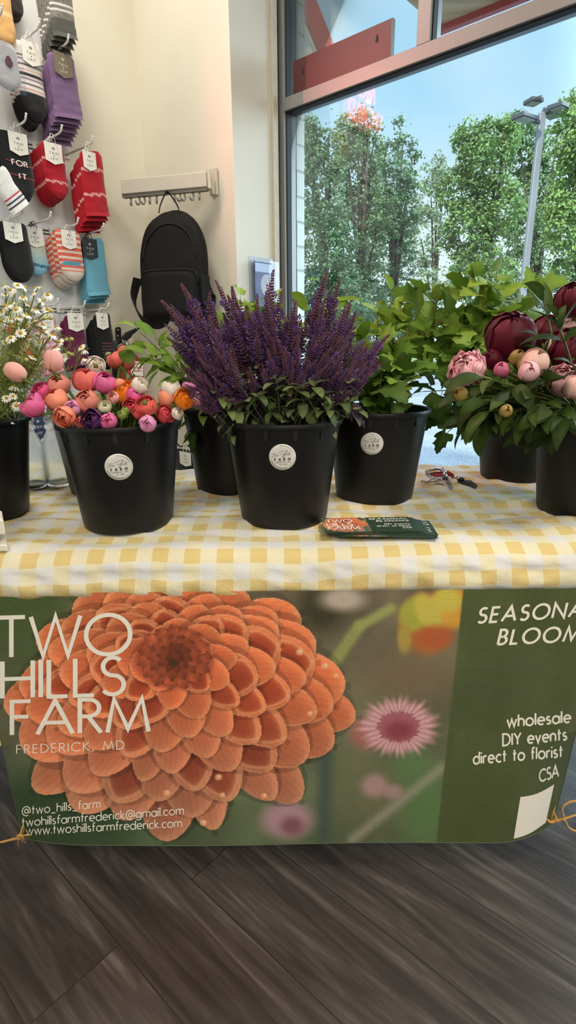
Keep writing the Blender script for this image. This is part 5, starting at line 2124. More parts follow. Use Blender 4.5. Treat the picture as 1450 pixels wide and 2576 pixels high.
# ---- peonies --------------------------------------------------------
PC = {
    'burgundy': [(60, 4, 22), (88, 8, 32), (108, 18, 44), (70, 10, 26)],
    'pink': [(238, 160, 178), (244, 190, 200), (248, 214, 216), (216, 200, 150)],
    'blush': [(236, 188, 186), (240, 206, 200), (244, 218, 212), (220, 210, 170)],
    'shell': [(232, 180, 172), (238, 196, 184), (240, 204, 192), (226, 196, 166)],
    'rose': [(206, 96, 140), (218, 120, 158), (226, 140, 172), (190, 120, 120)],
    'green': [(148, 146, 74), (166, 150, 80), (182, 120, 84), (130, 136, 64)],
}
PC = {k: [lin(c) for c in v] for k, v in PC.items()}
PE = [
    (1285, 848, 61, 'burgundy', (-.15, .6, .7), 'full', 1.24, 'largest burgundy peony, over the pale pink bud'),
    (1378, 836, 42, 'burgundy', (.2, .6, .7), 'closed', 1.30, 'closed burgundy peony between the two biggest burgundy ones'),
    (1440, 884, 60, 'burgundy', (-.3, .5, .8), 'full', 1.18, 'burgundy peony cut by the right edge of the photo above pink ones'),
    (1443, 755, 44, 'burgundy', (-.4, .6, .6), 'closed', 1.25, 'topmost burgundy peony against the window'),
    (1238, 905, 26, 'burgundy', (-.6, .2, .7), 'closed', 1.22, 'small burgundy peony behind the ruffled pink one'),
    (1176, 926, 44, 'pink', (-.35, .35, .85), 'ruffled', 1.13, 'ruffled pink peony farthest left beside the green leaves'),
    (1424, 955, 42, 'pink', (-.2, .5, .8), 'ruffled', 1.10, 'ruffled pink peony under the right burgundy one'),
    (1449, 976, 28, 'shell', (-.1, .4, .9), 'bud', 1.05, 'peach pink peony bud in front of the ruffled one at the right edge'),
    (1345, 916, 35, 'shell', (.2, .7, .7), 'bud', 1.13, 'smooth pale pink peony bud in the middle'),
    (1331, 936, 26, 'pink', (-.2, .1, 1), 'bud', 1.07, 'pink peony bud with green sepals before the pale bud'),
    (1263, 930, 19, 'rose', (-.4, .4, .8), 'bud', 1.17, 'small rose pink peony bud under the largest burgundy peony'),
    (1440, 822, 34, 'blush', (-.2, .8, .5), 'ruffled', 1.28, 'ruffled blush white peony below the topmost burgundy one'),
    (1160, 991, 18, 'green', (-.8, .2, .5), 'bud', 1.07, 'green peony bud on a long stem pointing left'),
    (1273, 1034, 17, 'green', (-.1, .0, 1), 'bud', 1.03, 'green peony bud lowest among the leaves'),
    (1303, 900, 20, 'green', (.0, .5, .8), 'bud', 1.17, 'greenish peony bud between burgundy and pale pink'),
    (1388, 870, 17, 'shell', (.0, .5, .8), 'bud', 1.19, 'pale peony bud tucked under the closed burgundy peony'),
]
c8 = BUCKETS['b8'][0]
for i, (px, py, rp, cn, fc, kind, y, lab) in enumerate(PE):
    rng = random.Random(900 + i)
    p = on_y(px, py, y)
    R = rp * (p - CAM).dot(_F) / F_PX * 1.03
    ax = face(fc)
    t = thing('peony', lab, 'flower', p, 'cut peonies in the right bucket')
    fm = MB()
    if kind == 'full':
        bloom(fm, p, ax, R, rng, PC[cn], 6, 4, 6, 2, 20, ruffle=.10, flare=.03, rag=.40, zs=.95, r0=.80)
    elif kind == 'closed':
        bloom(fm, p, ax, R, rng, PC[cn], 4, 3, 5, 4, 20, ruffle=.05, flare=.03, rag=.15, zs=.95, r0=.80)
    elif kind == 'ruffled':
        bloom(fm, p, ax, R, rng, PC[cn], 6, 6, 6, 10, 60, ruffle=.34, flare=.05, rag=.7, zs=.98)
    else:
        bloom(fm, p, ax, R, rng, PC[cn], 3, 3, 3, 4, 12, ruffle=.03, zs=1.08)
    part('bloom', fm, m_petal, t, smooth=True)
    sm = MB()
    sepals(sm, p, ax, R, rng, 4, lin((120, 128, 70)), 1.1 if rp < 30 else .9)
    if cn != 'burgundy':
        for k in range(2):
            a = rng.uniform(0, 6.28)
            d = rot_to(ax) @ V((math.cos(a), math.sin(a), 1.3))
            blade(sm, p - ax * R * .85 + rot_to(ax) @ V((math.cos(a), math.sin(a), 0)) * R * .55, d, rot_to(ax) @ V((math.cos(a), math.sin(a), 0)), R * 1.5, R * .5, mix(lin((150, 146, 80)), lin((190, 130, 100)), .3), 'oval', .4, .9, 8)
    root = root_in('b8', rng)
    base = p - ax * R * .95
    sm.tube(through_rim('b8', root, base + V((0, 0, -.004)), .03) + [base], .0042, 7, col=lin((116, 124, 60)))
    part('stem', sm, m_leaf, t, smooth=True)
rngp = random.Random(41)
for i in range(64):
    px, py = (rngp.uniform(1165, 1460) if i < 54 else rngp.uniform(1465, 1600)), rngp.uniform(945, 1075)
    if i < 6:
        px, py = ((1410, 830), (1365, 865), (1330, 690), (1200, 985), (1290, 985), (1400, 800))[i]
        if i == 2:
            px, py = 1370, 760
    y = c8.y - .10 + rngp.uniform(-.07, .12)
    rng = random.Random(950 + i)
    tip = on_y(px, py, y)
    root = root_in('b8', rng)
    pts = through_rim('b8', root, tip, .0)
    t = thing('peony_sprig', 'dark green peony foliage under the blooms of the right bucket' if py > 900 and px < 1462 else 'dark green peony foliage beyond the right edge of the photo' if py > 900 else 'dark green peony leaf rising between the burgundy blooms', 'leaves', root, 'peony leaf stems under the blooms' if px < 1462 else 'peony leaf stems at the right')
    sm, lm = MB(), MB()
    sm.tube(pts, .0022, 6, col=lin((96, 108, 52)))
    ax = (pts[-1] - pts[-3]).normalized()
    for k in range(3):
        s = ax.cross(Z)
        s = s.normalized() if s.length > .01 else V((1, 0, 0))
        d = (ax * 1.0 + s * (k - 1) * rng.uniform(.4, 1.2) + Z * rng.uniform(-.5, .5)).normalized()
        L = rng.uniform(.05, .095)
        blade(lm, pts[-2] if k != 1 else pts[-1], d, (Z + V((rng.uniform(-.9, .9), rng.uniform(-.9, .5), 0))), L, L * rng.uniform(.15, .22), mix(lin((34, 52, 24)), lin((66, 88, 40)), rng.random()), 'lance', .2, rng.uniform(.2, 1.0), 10)
    part('stem', sm, m_leaf, t, smooth=True)
    part('leaf', lm, m_leaf, t, smooth=True)

# ================================================================== SOCK WALL
GL['b'] = (.6, [[(0, 1.02), (0, 0)], arc(.3, .31, .3, .32, 0, 360, 20)])
tE = (hit2(218, C1, -A) - C1).dot(-A)
BO = .02                                         # board thickness


def SWp(t, off, z):
    return C1 - A * t - B * off + Z * z


def sw(px, py, off):
    p = on_plane(px, py, C1 - B * off, B)
    return (p - C1).dot(-A), p.z


mb = MB(); mb.para(SWp(tE, 0, .05), -A * 2.6, -B * BO, Z * 2.75)
board = struct('wall_panel', mb, m_board)
m_wire = mat('wire_grey', (120, 124, 130), rough=.35, metal=.7)
m_hookw = mat('white_hook', (226, 224, 220), rough=.35)
m_card = mat('header_card', (238, 234, 226), rough=.6, var=.02)
m_cardp = mat('card_print', (70, 66, 66), rough=.6)
m_redp = mat('red_print', (206, 60, 62), rough=.6)
m_sock = mat('sock_knit', attr=True, rough=.9, var=.10, scale=260, bump=.5, bscale=700, sheen=.3, spec=.2)
HL = .20


class Hook:
    def __init__(self, px, py, name=None):
        t, z = sw(px, py, BO + HL)
        self.t, self.z = t, z - .012
        if name:
            t_ = thing('peg_hook', name, 'hook', SWp(self.t, BO, self.z), 'white peg hooks on the sock wall')
            mb = MB()
            mb.tube([SWp(self.t, BO - .006, self.z), SWp(self.t, BO + HL - .022, self.z), SWp(self.t, BO + HL - .006, self.z + .004), SWp(self.t, BO + HL + .004, self.z + .018)], .0034, 8)
            part('prong', mb, m_hookw, t_, smooth=True)
            mb = MB(); mb.box(SWp(self.t, BO + .004, self.z), (.03, .008, .026), Matrix((-A, -B, Z)).transposed())
            part('hook_plate', mb, m_hookw, t_)
            mb = MB(); mb.ball(SWp(self.t, BO + HL + .004, self.z + .018), .0042, 8, 6)
            part('tip_ball', mb, m_hookw, t_, smooth=True)

    def off_at(self, px):
        best = min((abs(project(SWp(self.t, BO + o, self.z))[0] - px), o) for o in [.02 + .002 * k for k in range(90)])
        return best[1]


def sock_mesh(w, h, kind, colfn, th=.013, seed=0):
    """folded sock hanging down from z=0, x to the right, y out of the wall"""
    rng = random.Random(seed)
    mb = MB()
    NR, NC = 44, 12
    fr, bk_ = [], []
    cf = []
    for j in range(NR + 1):
        s = j / NR
        if kind == 'foot':
            k = s
            hw = w / 2
            sh = .10 * w * s
            if k > .66:
                hw *= math.sqrt(max(0.0, 1 - ((k - .66) / .34) ** 2.2))
            if k < .08:
                hw *= .82 + .18 * math.sqrt(k / .08)
        else:
            hw = w / 2 * (.94 + .06 * s) * (1.05 if s > .88 else 1)
            sh = .05 * w * s
            if s < .06:
                hw *= .8 + .2 * s / .06
        hw = max(hw, .0008)
        sh += .004 * mnoise.noise(V((s * 3, seed, 1)))
        f, b, c = [], [], []
        for i in range(NC + 1):
            u = -1 + 2 * i / NC
            x = sh + u * hw
            y = th * (1 - abs(u) ** 3.2) ** .6 * (1 if kind == 'crew' else min(1, (1 - s) * 9) ** .5) + .0016 * mnoise.noise(V((x * 40, s * 9, seed)))
            zz = -h * s + (.006 * u if kind == 'crew' else 0)
            f.append(V((x, y, zz))); b.append(V((x, -th * .6 * (1 - abs(u) ** 3.2) ** .6, zz)))
            c.append(colfn(u, s, rng))
        fr.append(f); bk_.append(b[::-1]); cf.append(c)
    mb.grid(fr, [q for r in cf for q in r])
    mb.grid(bk_, [q for r in cf for q in r[::-1]])
    if kind == 'crew':
        e = fr[-1] + bk_[-1]
        k = len(e)
        mb.add(e, [tuple(range(k))], [(.0 + c[0] * .5, c[1] * .5, c[2] * .5) for c in cf[-1] + cf[-1][::-1]])  # open end at half colour: dark inside of the cuff painted in
        # folded lower cuff layer
        r2 = [[V((p.x, p.y + .003 + (.004 if q else 0), p.z - (.012 if q else -.002))) for p in fr[-1]] for q in (0, 1)]
        mb.grid(r2, [cf[-1][i] for i in range(NC + 1)] * 2)
    return mb


def xf(mb, o, ex, ey):
    mb.v = [tuple(V(o) + V(ex) * p[0] + V(ey) * p[1] + Z * p[2]) for p in mb.v]
    return mb


def solid(c):
    c = lin(c)
    return lambda u, s, r: c


def stripes(base, lst, heather=0.0):
    base = lin(base)
    lst = [(a, b, lin(c)) for a, b, c in lst]

    def f(u, s, r):
        for a, b, c in lst:
            if a <= s < b:
                return c
        k = 1 + heather * r.uniform(-1, 1)
        return (base[0] * k, base[1] * k, base[2] * k)
    return f


def tie_dye(u, s, r):
    base = lin((178, 26, 44))
    for c in (.30, .70):
        d = abs(s - c - .018 * math.sin(u * 9))
        if d < .022:
            return lin((226, 168, 164))
    return base


def exhale_col(u, s, r):
    return mix(lin((240, 228, 196)), lin((136, 192, 216)), max(0, min(1, (s - .25) / .55)))


def coral_col(u, s, r):
    if s > .80:
        return lin((226, 212, 204))
    if .60 < s < .70 and abs(u + .15 * math.sin(s * 40)) < .75:
        return lin((96, 158, 178))
    q = s * 9 % 1
    return lin((230, 104, 88)) if q < .55 else lin((236, 222, 210))


def printed(mb_card, o, ex, ey, w, h, style):
    """small print of the header card"""
    ik = MB()
    M = lambda x, y: V(o) + V(ex) * x + V(ey) * .0012 + Z * y
    if style != 'plain':
        s = .0055
        for sg in (-1, 1):
            ik.add([M(sg * .0012, -h * .26 + s), M(sg * .0012, -h * .26 - s), M(sg * (.0012 + s * .8), -h * .26)], [(0, 1, 2)])
    text(ik, 'TAVI', (-w * .24, -h * .52), (w * .24, -h * .52), h * .085, M, th=.16, track=.5)
    text(ik, '&', (-w * .03, -h * .62), (w * .03, -h * .62), h * .05, M, th=.18)
    text(ik, 'LEIF', (-w * .2, -h * .77), (w * .2, -h * .77), h * .085, M, th=.16, track=.6)
    return ik


def pack(kind, box, card, n, colfn, label, behind, hook=None, cardcol=None, off=None, th=.012, group=None, frame=None, tilt=0.0, extra=None, print_m=None, ring='white', gap=.0165):
    """a hanging pack of socks: front one at the photo box, n-1 more behind it on the same hook"""
    ex, ey = A, -B
    if off is None:
        off = hook.off_at((card[0] + card[1]) / 2)
    P = frame or (lambda px, py: on_plane(px, py, C1 - B * (BO + off), B))
    l, r_, t_, b_ = box
    ym = (t_ + b_) / 2
    pl, pr = P(l, ym), P(r_, ym)
    top, bot = P((l + r_) / 2, t_), P((l + r_) / 2, b_)
    if frame:
        ex = (pr - pl); ex.z = 0; ex.normalize(); ey = V((ex.y, -ex.x, 0))
    w = (pr - pl).dot(ex)
    h = top.z - bot.z
    o = V((((pl + pr) / 2).x, ((pl + pr) / 2).y, top.z))
    t = thing('sock_pack', label, 'socks', o, group)
    sm = xf(sock_mesh(w, h, kind, colfn, th, len(label)), o - ex * (.05 * w if kind == 'foot' else .02 * w), ex, ey)
    if tilt:
        Mr = Matrix.Rotation(tilt, 3, ey)
        sm.v = [tuple(o + Mr @ (V(p) - o)) for p in sm.v]
    part('sock', sm, m_sock, t, smooth=True)
    if card:
        ca, cb, ct, cbm = card
        q0, q1 = P(ca, (ct + cbm) / 2), P(cb, (ct + cbm) / 2)
        cw = (q1 - q0).dot(ex)
        ctop, cbot = P((ca + cb) / 2, ct), P((ca + cb) / 2, cbm)
        chh = ctop.z - cbot.z
        cc = (q0 + q1) / 2
        co = V((cc.x, cc.y, ctop.z)) + ey * (th + .004)
        cm = MB()
        cm.prism([co + ex * x + Z * y for x, y in ((-cw / 2, 0), (cw / 2, 0), (cw / 2, -chh * .84), (0, -chh), (-cw / 2, -chh * .84))], ey * .0008)
        cd = part('header_card', cm, cardcol or m_card, t)
        ik = printed(None, co, ex, ey, cw, chh, 'x')
        part('card_print', ik, print_m or m_cardp, cd)
        hz = hook.z if hook else ctop.z + .03
        hm = MB()
        hc = V((co.x, co.y, hz))
        for s in (-.011, .011):
            hm.tube(bez(co + ex * s - Z * .006, co + ex * s * 1.1 + Z * (hz - co.z) * .7, hc + ex * s * .35 + Z * .004, 6), .0013, 5)
        hm.tube([hc + ex * (.0065 * math.cos(g)) + Z * (.0065 * math.sin(g)) for g in [2 * PI * i / 12 for i in range(13)]], .0013, 5)
        part('hanger', hm, m_hookw if ring == 'white' else m_gasket, t, smooth=True)
    if extra:
        extra(t, o, ex, ey, w, h, th)
    rg = random.Random(len(label) * 7)
    for k in range(1, n):
        c = copy_tree(t)
        for x in ('label', 'group'):
            if x in c:
                del c[x]
        c['label'] = behind[0] if isinstance(behind, (list, tuple)) else behind
        c['group'] = behind[1] if isinstance(behind, (list, tuple)) else behind
        c.location = o - ey * gap * k + Z * rg.uniform(-.004, .004) - (Z * .004 * k if kind == 'foot' else Z * .010 * k)
    return t


hk = {}
for key, px, py, nm in (
        ('A1', 5, 20, 'peg hook at the top left corner of the photo'), ('B1', 100, 56, 'peg hook carrying the striped socks with black toes'),
        ('B2', 172, 95, 'peg hook carrying the purple socks'), ('C1', 65, 293, 'peg hook carrying the black socks with crossed out words'),
        ('C2', 155, 322, 'peg hook carrying the short red socks'), ('C3', 233, 350, 'peg hook carrying the long red socks'),
        ('D1', 57, 528, 'peg hook carrying the plain black socks in the fourth row'), ('D2', 127, 540, 'peg hook carrying the cream and blue socks'),
        ('D3', 196, 554, 'peg hook carrying the coral striped socks'), ('D4', 260, 568, 'peg hook carrying the light blue socks'),
        ('E1', 78, 752, 'peg hook behind the top of the chamomile'), ('E2', 145, 757, 'empty looking peg hook just above the chamomile'), ('E3', 213, 763, 'peg hook carrying the maroon socks'),
        ('E4', 273, 768, 'peg hook carrying the black socks beside the maroon ones')):
    hk[key] = Hook(px, py, nm)
hk['A2'] = Hook(148, -130, 'peg hook carrying the grey socks at the photo top')
# rails behind each row of hooks
for row, nm in (('B', 'wire rail behind the second row of sock hooks'), ('C', 'wire rail behind the third row of sock hooks'), ('D', 'wire rail behind the fourth row of sock hooks'), ('E', 'wire rail behind the lowest visible row of sock hooks')):
    z = sum(h.z for k, h in hk.items() if k[0] == row) / sum(1 for k in hk if k[0] == row)
    mb = MB()
    for dz in (-.012, .0):
        mb.tube([SWp(tE + .004, BO + .003, z + dz), SWp(2.2, BO + .003, z + dz)], .0024, 6)
    solo('display_rail', mb, m_wire, nm, 'rail', origin=SWp(tE, BO, z), smooth=True)
    mb = MB()

GR, NA = 'grey socks on the top hook', None


def bh(text_):
    return (text_, text_)


def for_it(t, o, ex, ey, w, h, th):
    tm, t2, rm, r2 = MB(), MB(), MB(), MB()
    M = lambda x, y: o + ex * x + ey * (th + .0045) + Z * y
    text(tm, 'FOR', (-w * .20, -h * .49), (w * .27, -h * .49), h * .075, M, th=.2, track=.25)
    text(t2, 'IT', (-w * .02, -h * .68), (w * .20, -h * .68), h * .075, M, th=.2, track=.4)
    rm.grid([[M(-w * .38, -h * .43), M(0, -h * .455), M(w * .46, -h * .475)], [M(-w * .38, -h * .438), M(0, -h * .463), M(w * .46, -h * .483)]])
    r2.grid([[M(-w * .3, -h * .625), M(0, -h * .645), M(w * .5, -h * .665)], [M(-w * .3, -h * .633), M(0, -h * .653), M(w * .5, -h * .673)]])
    part('sock_lettering', tm, mat('white_sock_print', (226, 220, 216), rough=.8), t)
    part('sock_lettering', t2, mat('white_sock_print'), t)
    part('strike_line', rm, m_redp, t)
    part('strike_line', r2, m_redp, t)


def exhale(t, o, ex, ey, w, h, th):
    tm = MB()
    M = lambda x, y: o + ex * x + ey * (th + .0042) + Z * y
    text(tm, 'exhale', (w * .46, -h * .79), (-w * .40, -h * .74), h * .07, M, th=.2, track=.25, up=(0, -1))
    part('sock_lettering', tm, mat('blue_sock_print', (44, 84, 120), rough=.8), t)


def tuck(t, o, ex, ey, w, h, th):
    tm = MB()
    M = lambda x, y: o + ex * x + ey * (th + .0045) + Z * y
    text(tm, 'I TUCKIN', (-w * .36, -h * .86), (w * .62, -h * .80), h * .13, M, th=.2, track=.22, shear=.15)
    part('sock_lettering', tm, mat('white_sock_print', (226, 220, 216), rough=.8), t)


def logo_rows(t, o, ex, ey, w, h, th):
    tm = MB()
    M = lambda x, y: o + ex * x + ey * (th + .0045) + Z * y
    for k in range(4):
        for q in range(5):
            tm.add([M(-w * .26 + q * w * .11, -h * (.62 + .07 * k)), M(-w * .18 + q * w * .11, -h * (.62 + .07 * k)), M(-w * .18 + q * w * .11, -h * (.65 + .07 * k)), M(-w * .26 + q * w * .11, -h * (.65 + .07 * k))], [(0, 1, 2, 3)])
    part('sock_print', tm, mat('plum_sock_print', (110, 60, 84), rough=.8), t)


def bag(t, o, ex, ey, w, h, th):
    bm = MB()
    bm.para(o - ex * w * .62 + ey * (th + .004) - Z * h * 1.08, ex * w * 1.2, ey * .0008, Z * h * 1.12)
    part('clear_bag', bm, pane_mat('clear_film', (246, 246, 248), .35), t)
    pm = MB()
    M = lambda x, y: o + ex * x + ey * (th + .0025) + Z * y
    c, s = (w * .12, -h * .42), w * .13
    pm.add([M(c[0] + s * math.cos(g) * (1.0 if math.sin(g) < .3 else .75), c[1] + s * 1.2 * math.sin(g)) for g in [2 * PI * i / 20 for i in range(20)]], [tuple(range(20))], None, 0)
    part('patch', pm, mat('maroon_patch', (112, 40, 56), rough=.7), t)


m_cgrey = mat('taupe_card', (120, 110, 92), rough=.6)
m_cblack = mat('black_card', (30, 32, 38), rough=.5)
m_cnavy = mat('navy_card', (28, 36, 66), rough=.6)
m_lightp = mat('light_print', (220, 216, 206), rough=.6)
grey_f = stripes((122, 120, 114), [(.62, .645, (236, 234, 230)), (.685, .71, (236, 234, 230)), (.80, 1.1, (84, 84, 82))], .35)
pack('crew', (120, 180, -110, 84), (128, 160, -112, -60), 6, grey_f, 'grey ribbed sock pack with two white bands at the photo top', bh('grey banded sock pack hanging behind the front grey one'), hk['A2'], off=.16)
pack('foot', (2, 52, -90, 42), None, 2, solid((44, 36, 36)), 'dark brown sock toe at the upper left corner', bh('dark brown sock hanging behind the other in the upper left corner'), hk['A1'], off=.06)
pack('foot', (-42, 31, -60, 112), None, 1, stripes((226, 176, 112), [(.5, .56, (236, 200, 150))]), 'tan sock toe at the left edge below the dark brown socks', None, hk['A1'], off=.13)
stp = stripes((238, 232, 228), [(.16 + .062 * k, .185 + .062 * k, ((44, 40, 48), (128, 96, 140), (44, 40, 48), (206, 160, 150))[k % 4]) for k in range(8)] + [(.64, 1.1, (30, 30, 34))])
pack('foot', (46, 110, 116, 300), (51, 94, 110, 170), 5, stp, 'white sock pack with thin purple stripes and black toe', bh('striped sock pack with black toe hanging behind the front striped one'), hk['B1'])
pack('crew', (126, 196, 140, 288), (131, 175, 138, 200), 7, solid((126, 98, 138)), 'purple sock pack with taupe header card', bh('purple sock pack hanging behind the front purple one'), hk['B2'], cardcol=m_cgrey, print_m=m_lightp, ring='black')
pack('foot', (-30, 47, 108, 220), None, 1, solid((226, 224, 222)), 'white socks in a clear bag with maroon patch at the left edge', None, off=.17, extra=bag)
pack('foot', (2, 81, 338, 502), (18, 64, 337, 394), 3, solid((30, 30, 32)), 'black sock pack with two crossed out white words', bh('black sock pack hanging behind the one with crossed out words'), hk['C1'], extra=for_it)
pack('foot', (110, 167, 366, 498), (108, 151, 363, 416), 6, tie_dye, 'short red tie dye sock pack with rounded toe in front', bh('short red tie dye sock pack hanging behind its front one'), hk['C2'])
pack('crew', (206, 264, 384, 535), (204, 236, 384, 432), 6, tie_dye, 'long red tie dye sock pack with straight cuff in front', bh('long red tie dye sock pack hanging behind its front one'), hk['C3'])
pack('crew', (-30, 26, 430, 522), None, 1, stripes((232, 230, 228), [(.70, .74, (200, 70, 80)), (.80, .86, (40, 46, 80)), (.92, .97, (40, 46, 80))]), 'white sock with red and navy bands at the left edge', None, off=.21, tilt=.5)
pack('foot', (10, 79, 562, 705), (6, 51, 561, 613), 3, solid((26, 26, 28)), 'plain black sock pack in the fourth row', bh('plain black sock pack hanging behind the front one in the fourth row'), hk['D1'])
pack('foot', (57, 117, 574, 692), (62, 104, 575, 624), 2, exhale_col, 'cream and blue dip dyed sock pack with upside down word', bh('cream and blue sock pack hanging behind the front dip dyed one'), hk['D2'], extra=exhale, ring='black')
pack('foot', (147, 208, 582, 707), (150, 186, 581, 629), 6, coral_col, 'coral and cream striped sock pack with blue band in front', bh('coral striped sock pack hanging behind its front one'), hk['D3'])
pack('crew', (212, 268, 602, 735), (203, 240, 602, 654), 4, solid((112, 178, 206)), 'light blue sock pack with black header card', bh('light blue sock pack hanging behind the front light blue one'), hk['D4'], cardcol=m_cblack, print_m=m_lightp, ring='black')
pack('crew', (165, 215, 792, 912), (166, 205, 788, 835), 3, stripes((100, 32, 72), [(.44, .455, (84, 24, 60))]), 'maroon sock pack with cream header card above the ranunculus', bh('maroon sock pack hanging behind the front maroon one'), hk['E3'])
pack('crew', (238, 284, 790, 905), (238, 267, 788, 830), 5, solid((24, 24, 28)), 'black sock pack with plum print beside the fire extinguisher', bh('black sock pack hanging behind the one with plum print'), hk['E4'], extra=logo_rows)
pack('crew', (98, 150, 800, 930), (100, 130, 790, 836), 2, stripes((222, 150, 176), [(.3 + .1 * k, .34 + .1 * k, (236, 190, 204)) for k in range(6)]), 'pink sock pack half hidden behind the chamomile', bh('pink sock pack hanging behind the other pink one'), hk['E2'])
pack('crew', (28, 78, 800, 930), (32, 62, 785, 832), 2, stripes((206, 84, 60), [(.5, .56, (230, 200, 180))]), 'orange red sock pack hidden behind the chamomile heads', bh('orange red sock pack hanging behind the other orange red one'), hk['E1'])
# low rows: navy card behind the glass bottles
hk['F1'] = Hook(104, 1006, 'peg hook low on the sock wall behind the glass bottles')
pack('crew', (70, 116, 1040, 1075), (74, 110, 1042, 1106), 1, solid((30, 40, 70)), 'navy sock pack with navy card behind the glass bottles', None, hk['F1'], off=.12, cardcol=m_cnavy, print_m=m_lightp)


def FB_(px, py):
    return on_plane(px, py, C2 - A * .10, A)


fk = FB_(462, 1122)
mb = MB(); mb.tube([fk + A * .10, fk - A * .02, fk - A * .035 + Z * .015], .0034, 8)
mb.box(fk + A * .096, (.03, .026, .008), Matrix((-B, Z, A)).transposed())
solo('peg_hook', mb, m_gasket, 'black peg hook low on the back wall behind the buckets', 'hook', origin=fk, smooth=False)
pack('foot', (440, 496, 1134, 1215), (460, 488, 1136, 1172), 2, solid((24, 24, 26)), 'black sock pack with white lettering low behind the buckets', bh('black sock pack behind the lettered one low at the back wall'), None, frame=FB_, off=.1, extra=tuck)

# ---- neon sign on the sock wall, seen as a reflection in the glass ---
gp = on_plane(918, 282, P0 + A * GD, A)
dr = (gp - CAM).normalized()
rr_ = dr - A * (2 * dr.dot(A))
ks = ((C1 - B * (BO + .03)) - gp).dot(B) / rr_.dot(B)
ns = gp + rr_ * ks
nt, nz_ = (ns - C1).dot(-A), ns.z
m_neon = mat('pink_neon', (255, 120, 130), emit=(255, 112, 118), estr=6)
neon = thing('neon_sign', 'pink neon sign whose reflection shows in the top of the window', 'sign', SWp(nt, BO, nz_))
for wd, dz, wdt in (('WORLD', -.02, .36), ('MO', .115, .18)):
    nm_ = MB()
    pen, it = 0, []
    for ch in wd:
        adv, pls = GL[ch]
        it.append((pen, pls)); pen += adv + .25
    pen -= .25
    for off, pls in it:
        for pl in pls:
            nm_.tube([SWp(nt + wdt / 2 - wdt * (x + off) / pen, BO + .035, nz_ + dz + y * .10 - .05) for x, y in pl], .006, 8)
    part('neon_tube', nm_, m_neon, neon, smooth=True)
mb = MB(); mb.para(SWp(nt + .22, BO + .001, nz_ - .1), A * .44, -B * .01, Z * .3)
part('back_plate', mb, mat('clear_backing', (214, 206, 206), rough=.3), neon)

q = SWp(nt, BO + .05, nz_ + .05)
light('neon_sign_light', 'SPOT', q, V((.75, 1.65, 1.6)), 74, (1, .30, .26), shadow_soft_size=0.0, spot_size=math.radians(76), spot_blend=1.0)

# ================================================================== BACK WALL: rack and backpack
m_rack = mat('cream_metal', (206, 200, 188), rough=.4, var=.02)
wq_ = hit2(545, C2, B)
bd = V((-.962, .272, 0)); bn = V((-.272, -.962, 0))
zr = on_y(530, 454, wq_.y - .05).z
p_r = on_y(526, 455, wq_.y - .055)
rack = thing('wall_clothes_rack', 'cream folding clothes rack with hooks on the back wall above the backpack', 'rack', V((wq_.x, wq_.y, p_r.z)))
kpx = p_r.y / ray(526, 455).y / F_PX
rl = MB()
p_l = p_r + bd * ((hit2(347, p_r, bd) - V((p_r.x, p_r.y, 0))).dot(bd))
LR = (p_l - p_r).length
rl.para(p_r - Z * .026, bd * LR, bn * .028, Z * .052)
rail_o = part('rail', rl, m_rack, rack, bevel=.003)
sl = MB(); sl.para(p_r - Z * .038 + bn * .004, bd * LR, bn * .020, Z * .013)
part('hook_track', sl, mat('dark_track', (110, 106, 100), rough=.5), rack)
bkm = MB()
bw = on_plane(541, 460, C2 - A * .004, A)
bkm.para(bw + B * .02 - Z * .045, -B * .04, -A * .012, Z * .095)
bkm.tube([bw - A * .012 - Z * .042, bw - A * .012 + Z * .046], .010, 10)
part('wall_bracket', bkm, m_rack, rack, bevel=.003)
hg = MB()
for dz in (-.022, .018):
    hg.para(bw - A * .01 - Z * .008 + Z * dz, (p_r + bn * .008 - bw) + A * .01 + bd * .02, bn * .018, Z * .014)
hg.tube([p_r + bn * .014 - bd * .008 - Z * .03, p_r + bn * .014 - bd * .008 + Z * .034], .009, 10)
part('hinge', hg, m_rack, rack)
for px in (364, 383, 395, 408, 424, 466, 479, 489, 509, 524):
    q = p_r + bd * ((hit2(px, p_r, bd) - V((p_r.x, p_r.y, 0))).dot(bd)) + bn * .014 - Z * .038
    hm = MB()
    d = (bd * (.4 if px % 2 else -.4) + bn).normalized()
    hm.tube([q, q - Z * .016 - d * .004, q - Z * .027 + d * .004, q - Z * .027 + d * .012, q - Z * .014 + d * .019], .0044, 6)
    part('rack_hook', hm, mat('grey_hook', (150, 148, 142), rough=.4), rack, smooth=True)

# ---- backpack
m_nyl = mat('black_nylon', (17, 16, 17), rough=.75, var=.12, scale=500, bump=.2, bscale=900, spec=.25)
m_web = mat('black_webbing', (20, 20, 21), rough=.8, bump=.4, bscale=1200)
hx = p_r + bd * ((hit2(421, p_r, bd) - V((p_r.x, p_r.y, 0))).dot(bd)) + bn * .018
YBK = hx.y
bx = -bd                                           # to the right


def BPp(px, py, out=0.0):
    p = on_plane(px, py, hx + bn * out, bn)
    return (p - hx).dot(bx), p.z


xl, _ = BPp(337, 700, .10); xr, _ = BPp(503, 700, .10)
_, zt = BPp(425, 526, .02); _, zb = BPp(420, 806, .06)
HBP = zt - zb
xc = (xl + xr) / 2
hw0 = (xr - xl) / 2
bp = thing('backpack', 'black backpack hanging from the clothes rack', 'backpack', V((hx.x, hx.y, zb)))


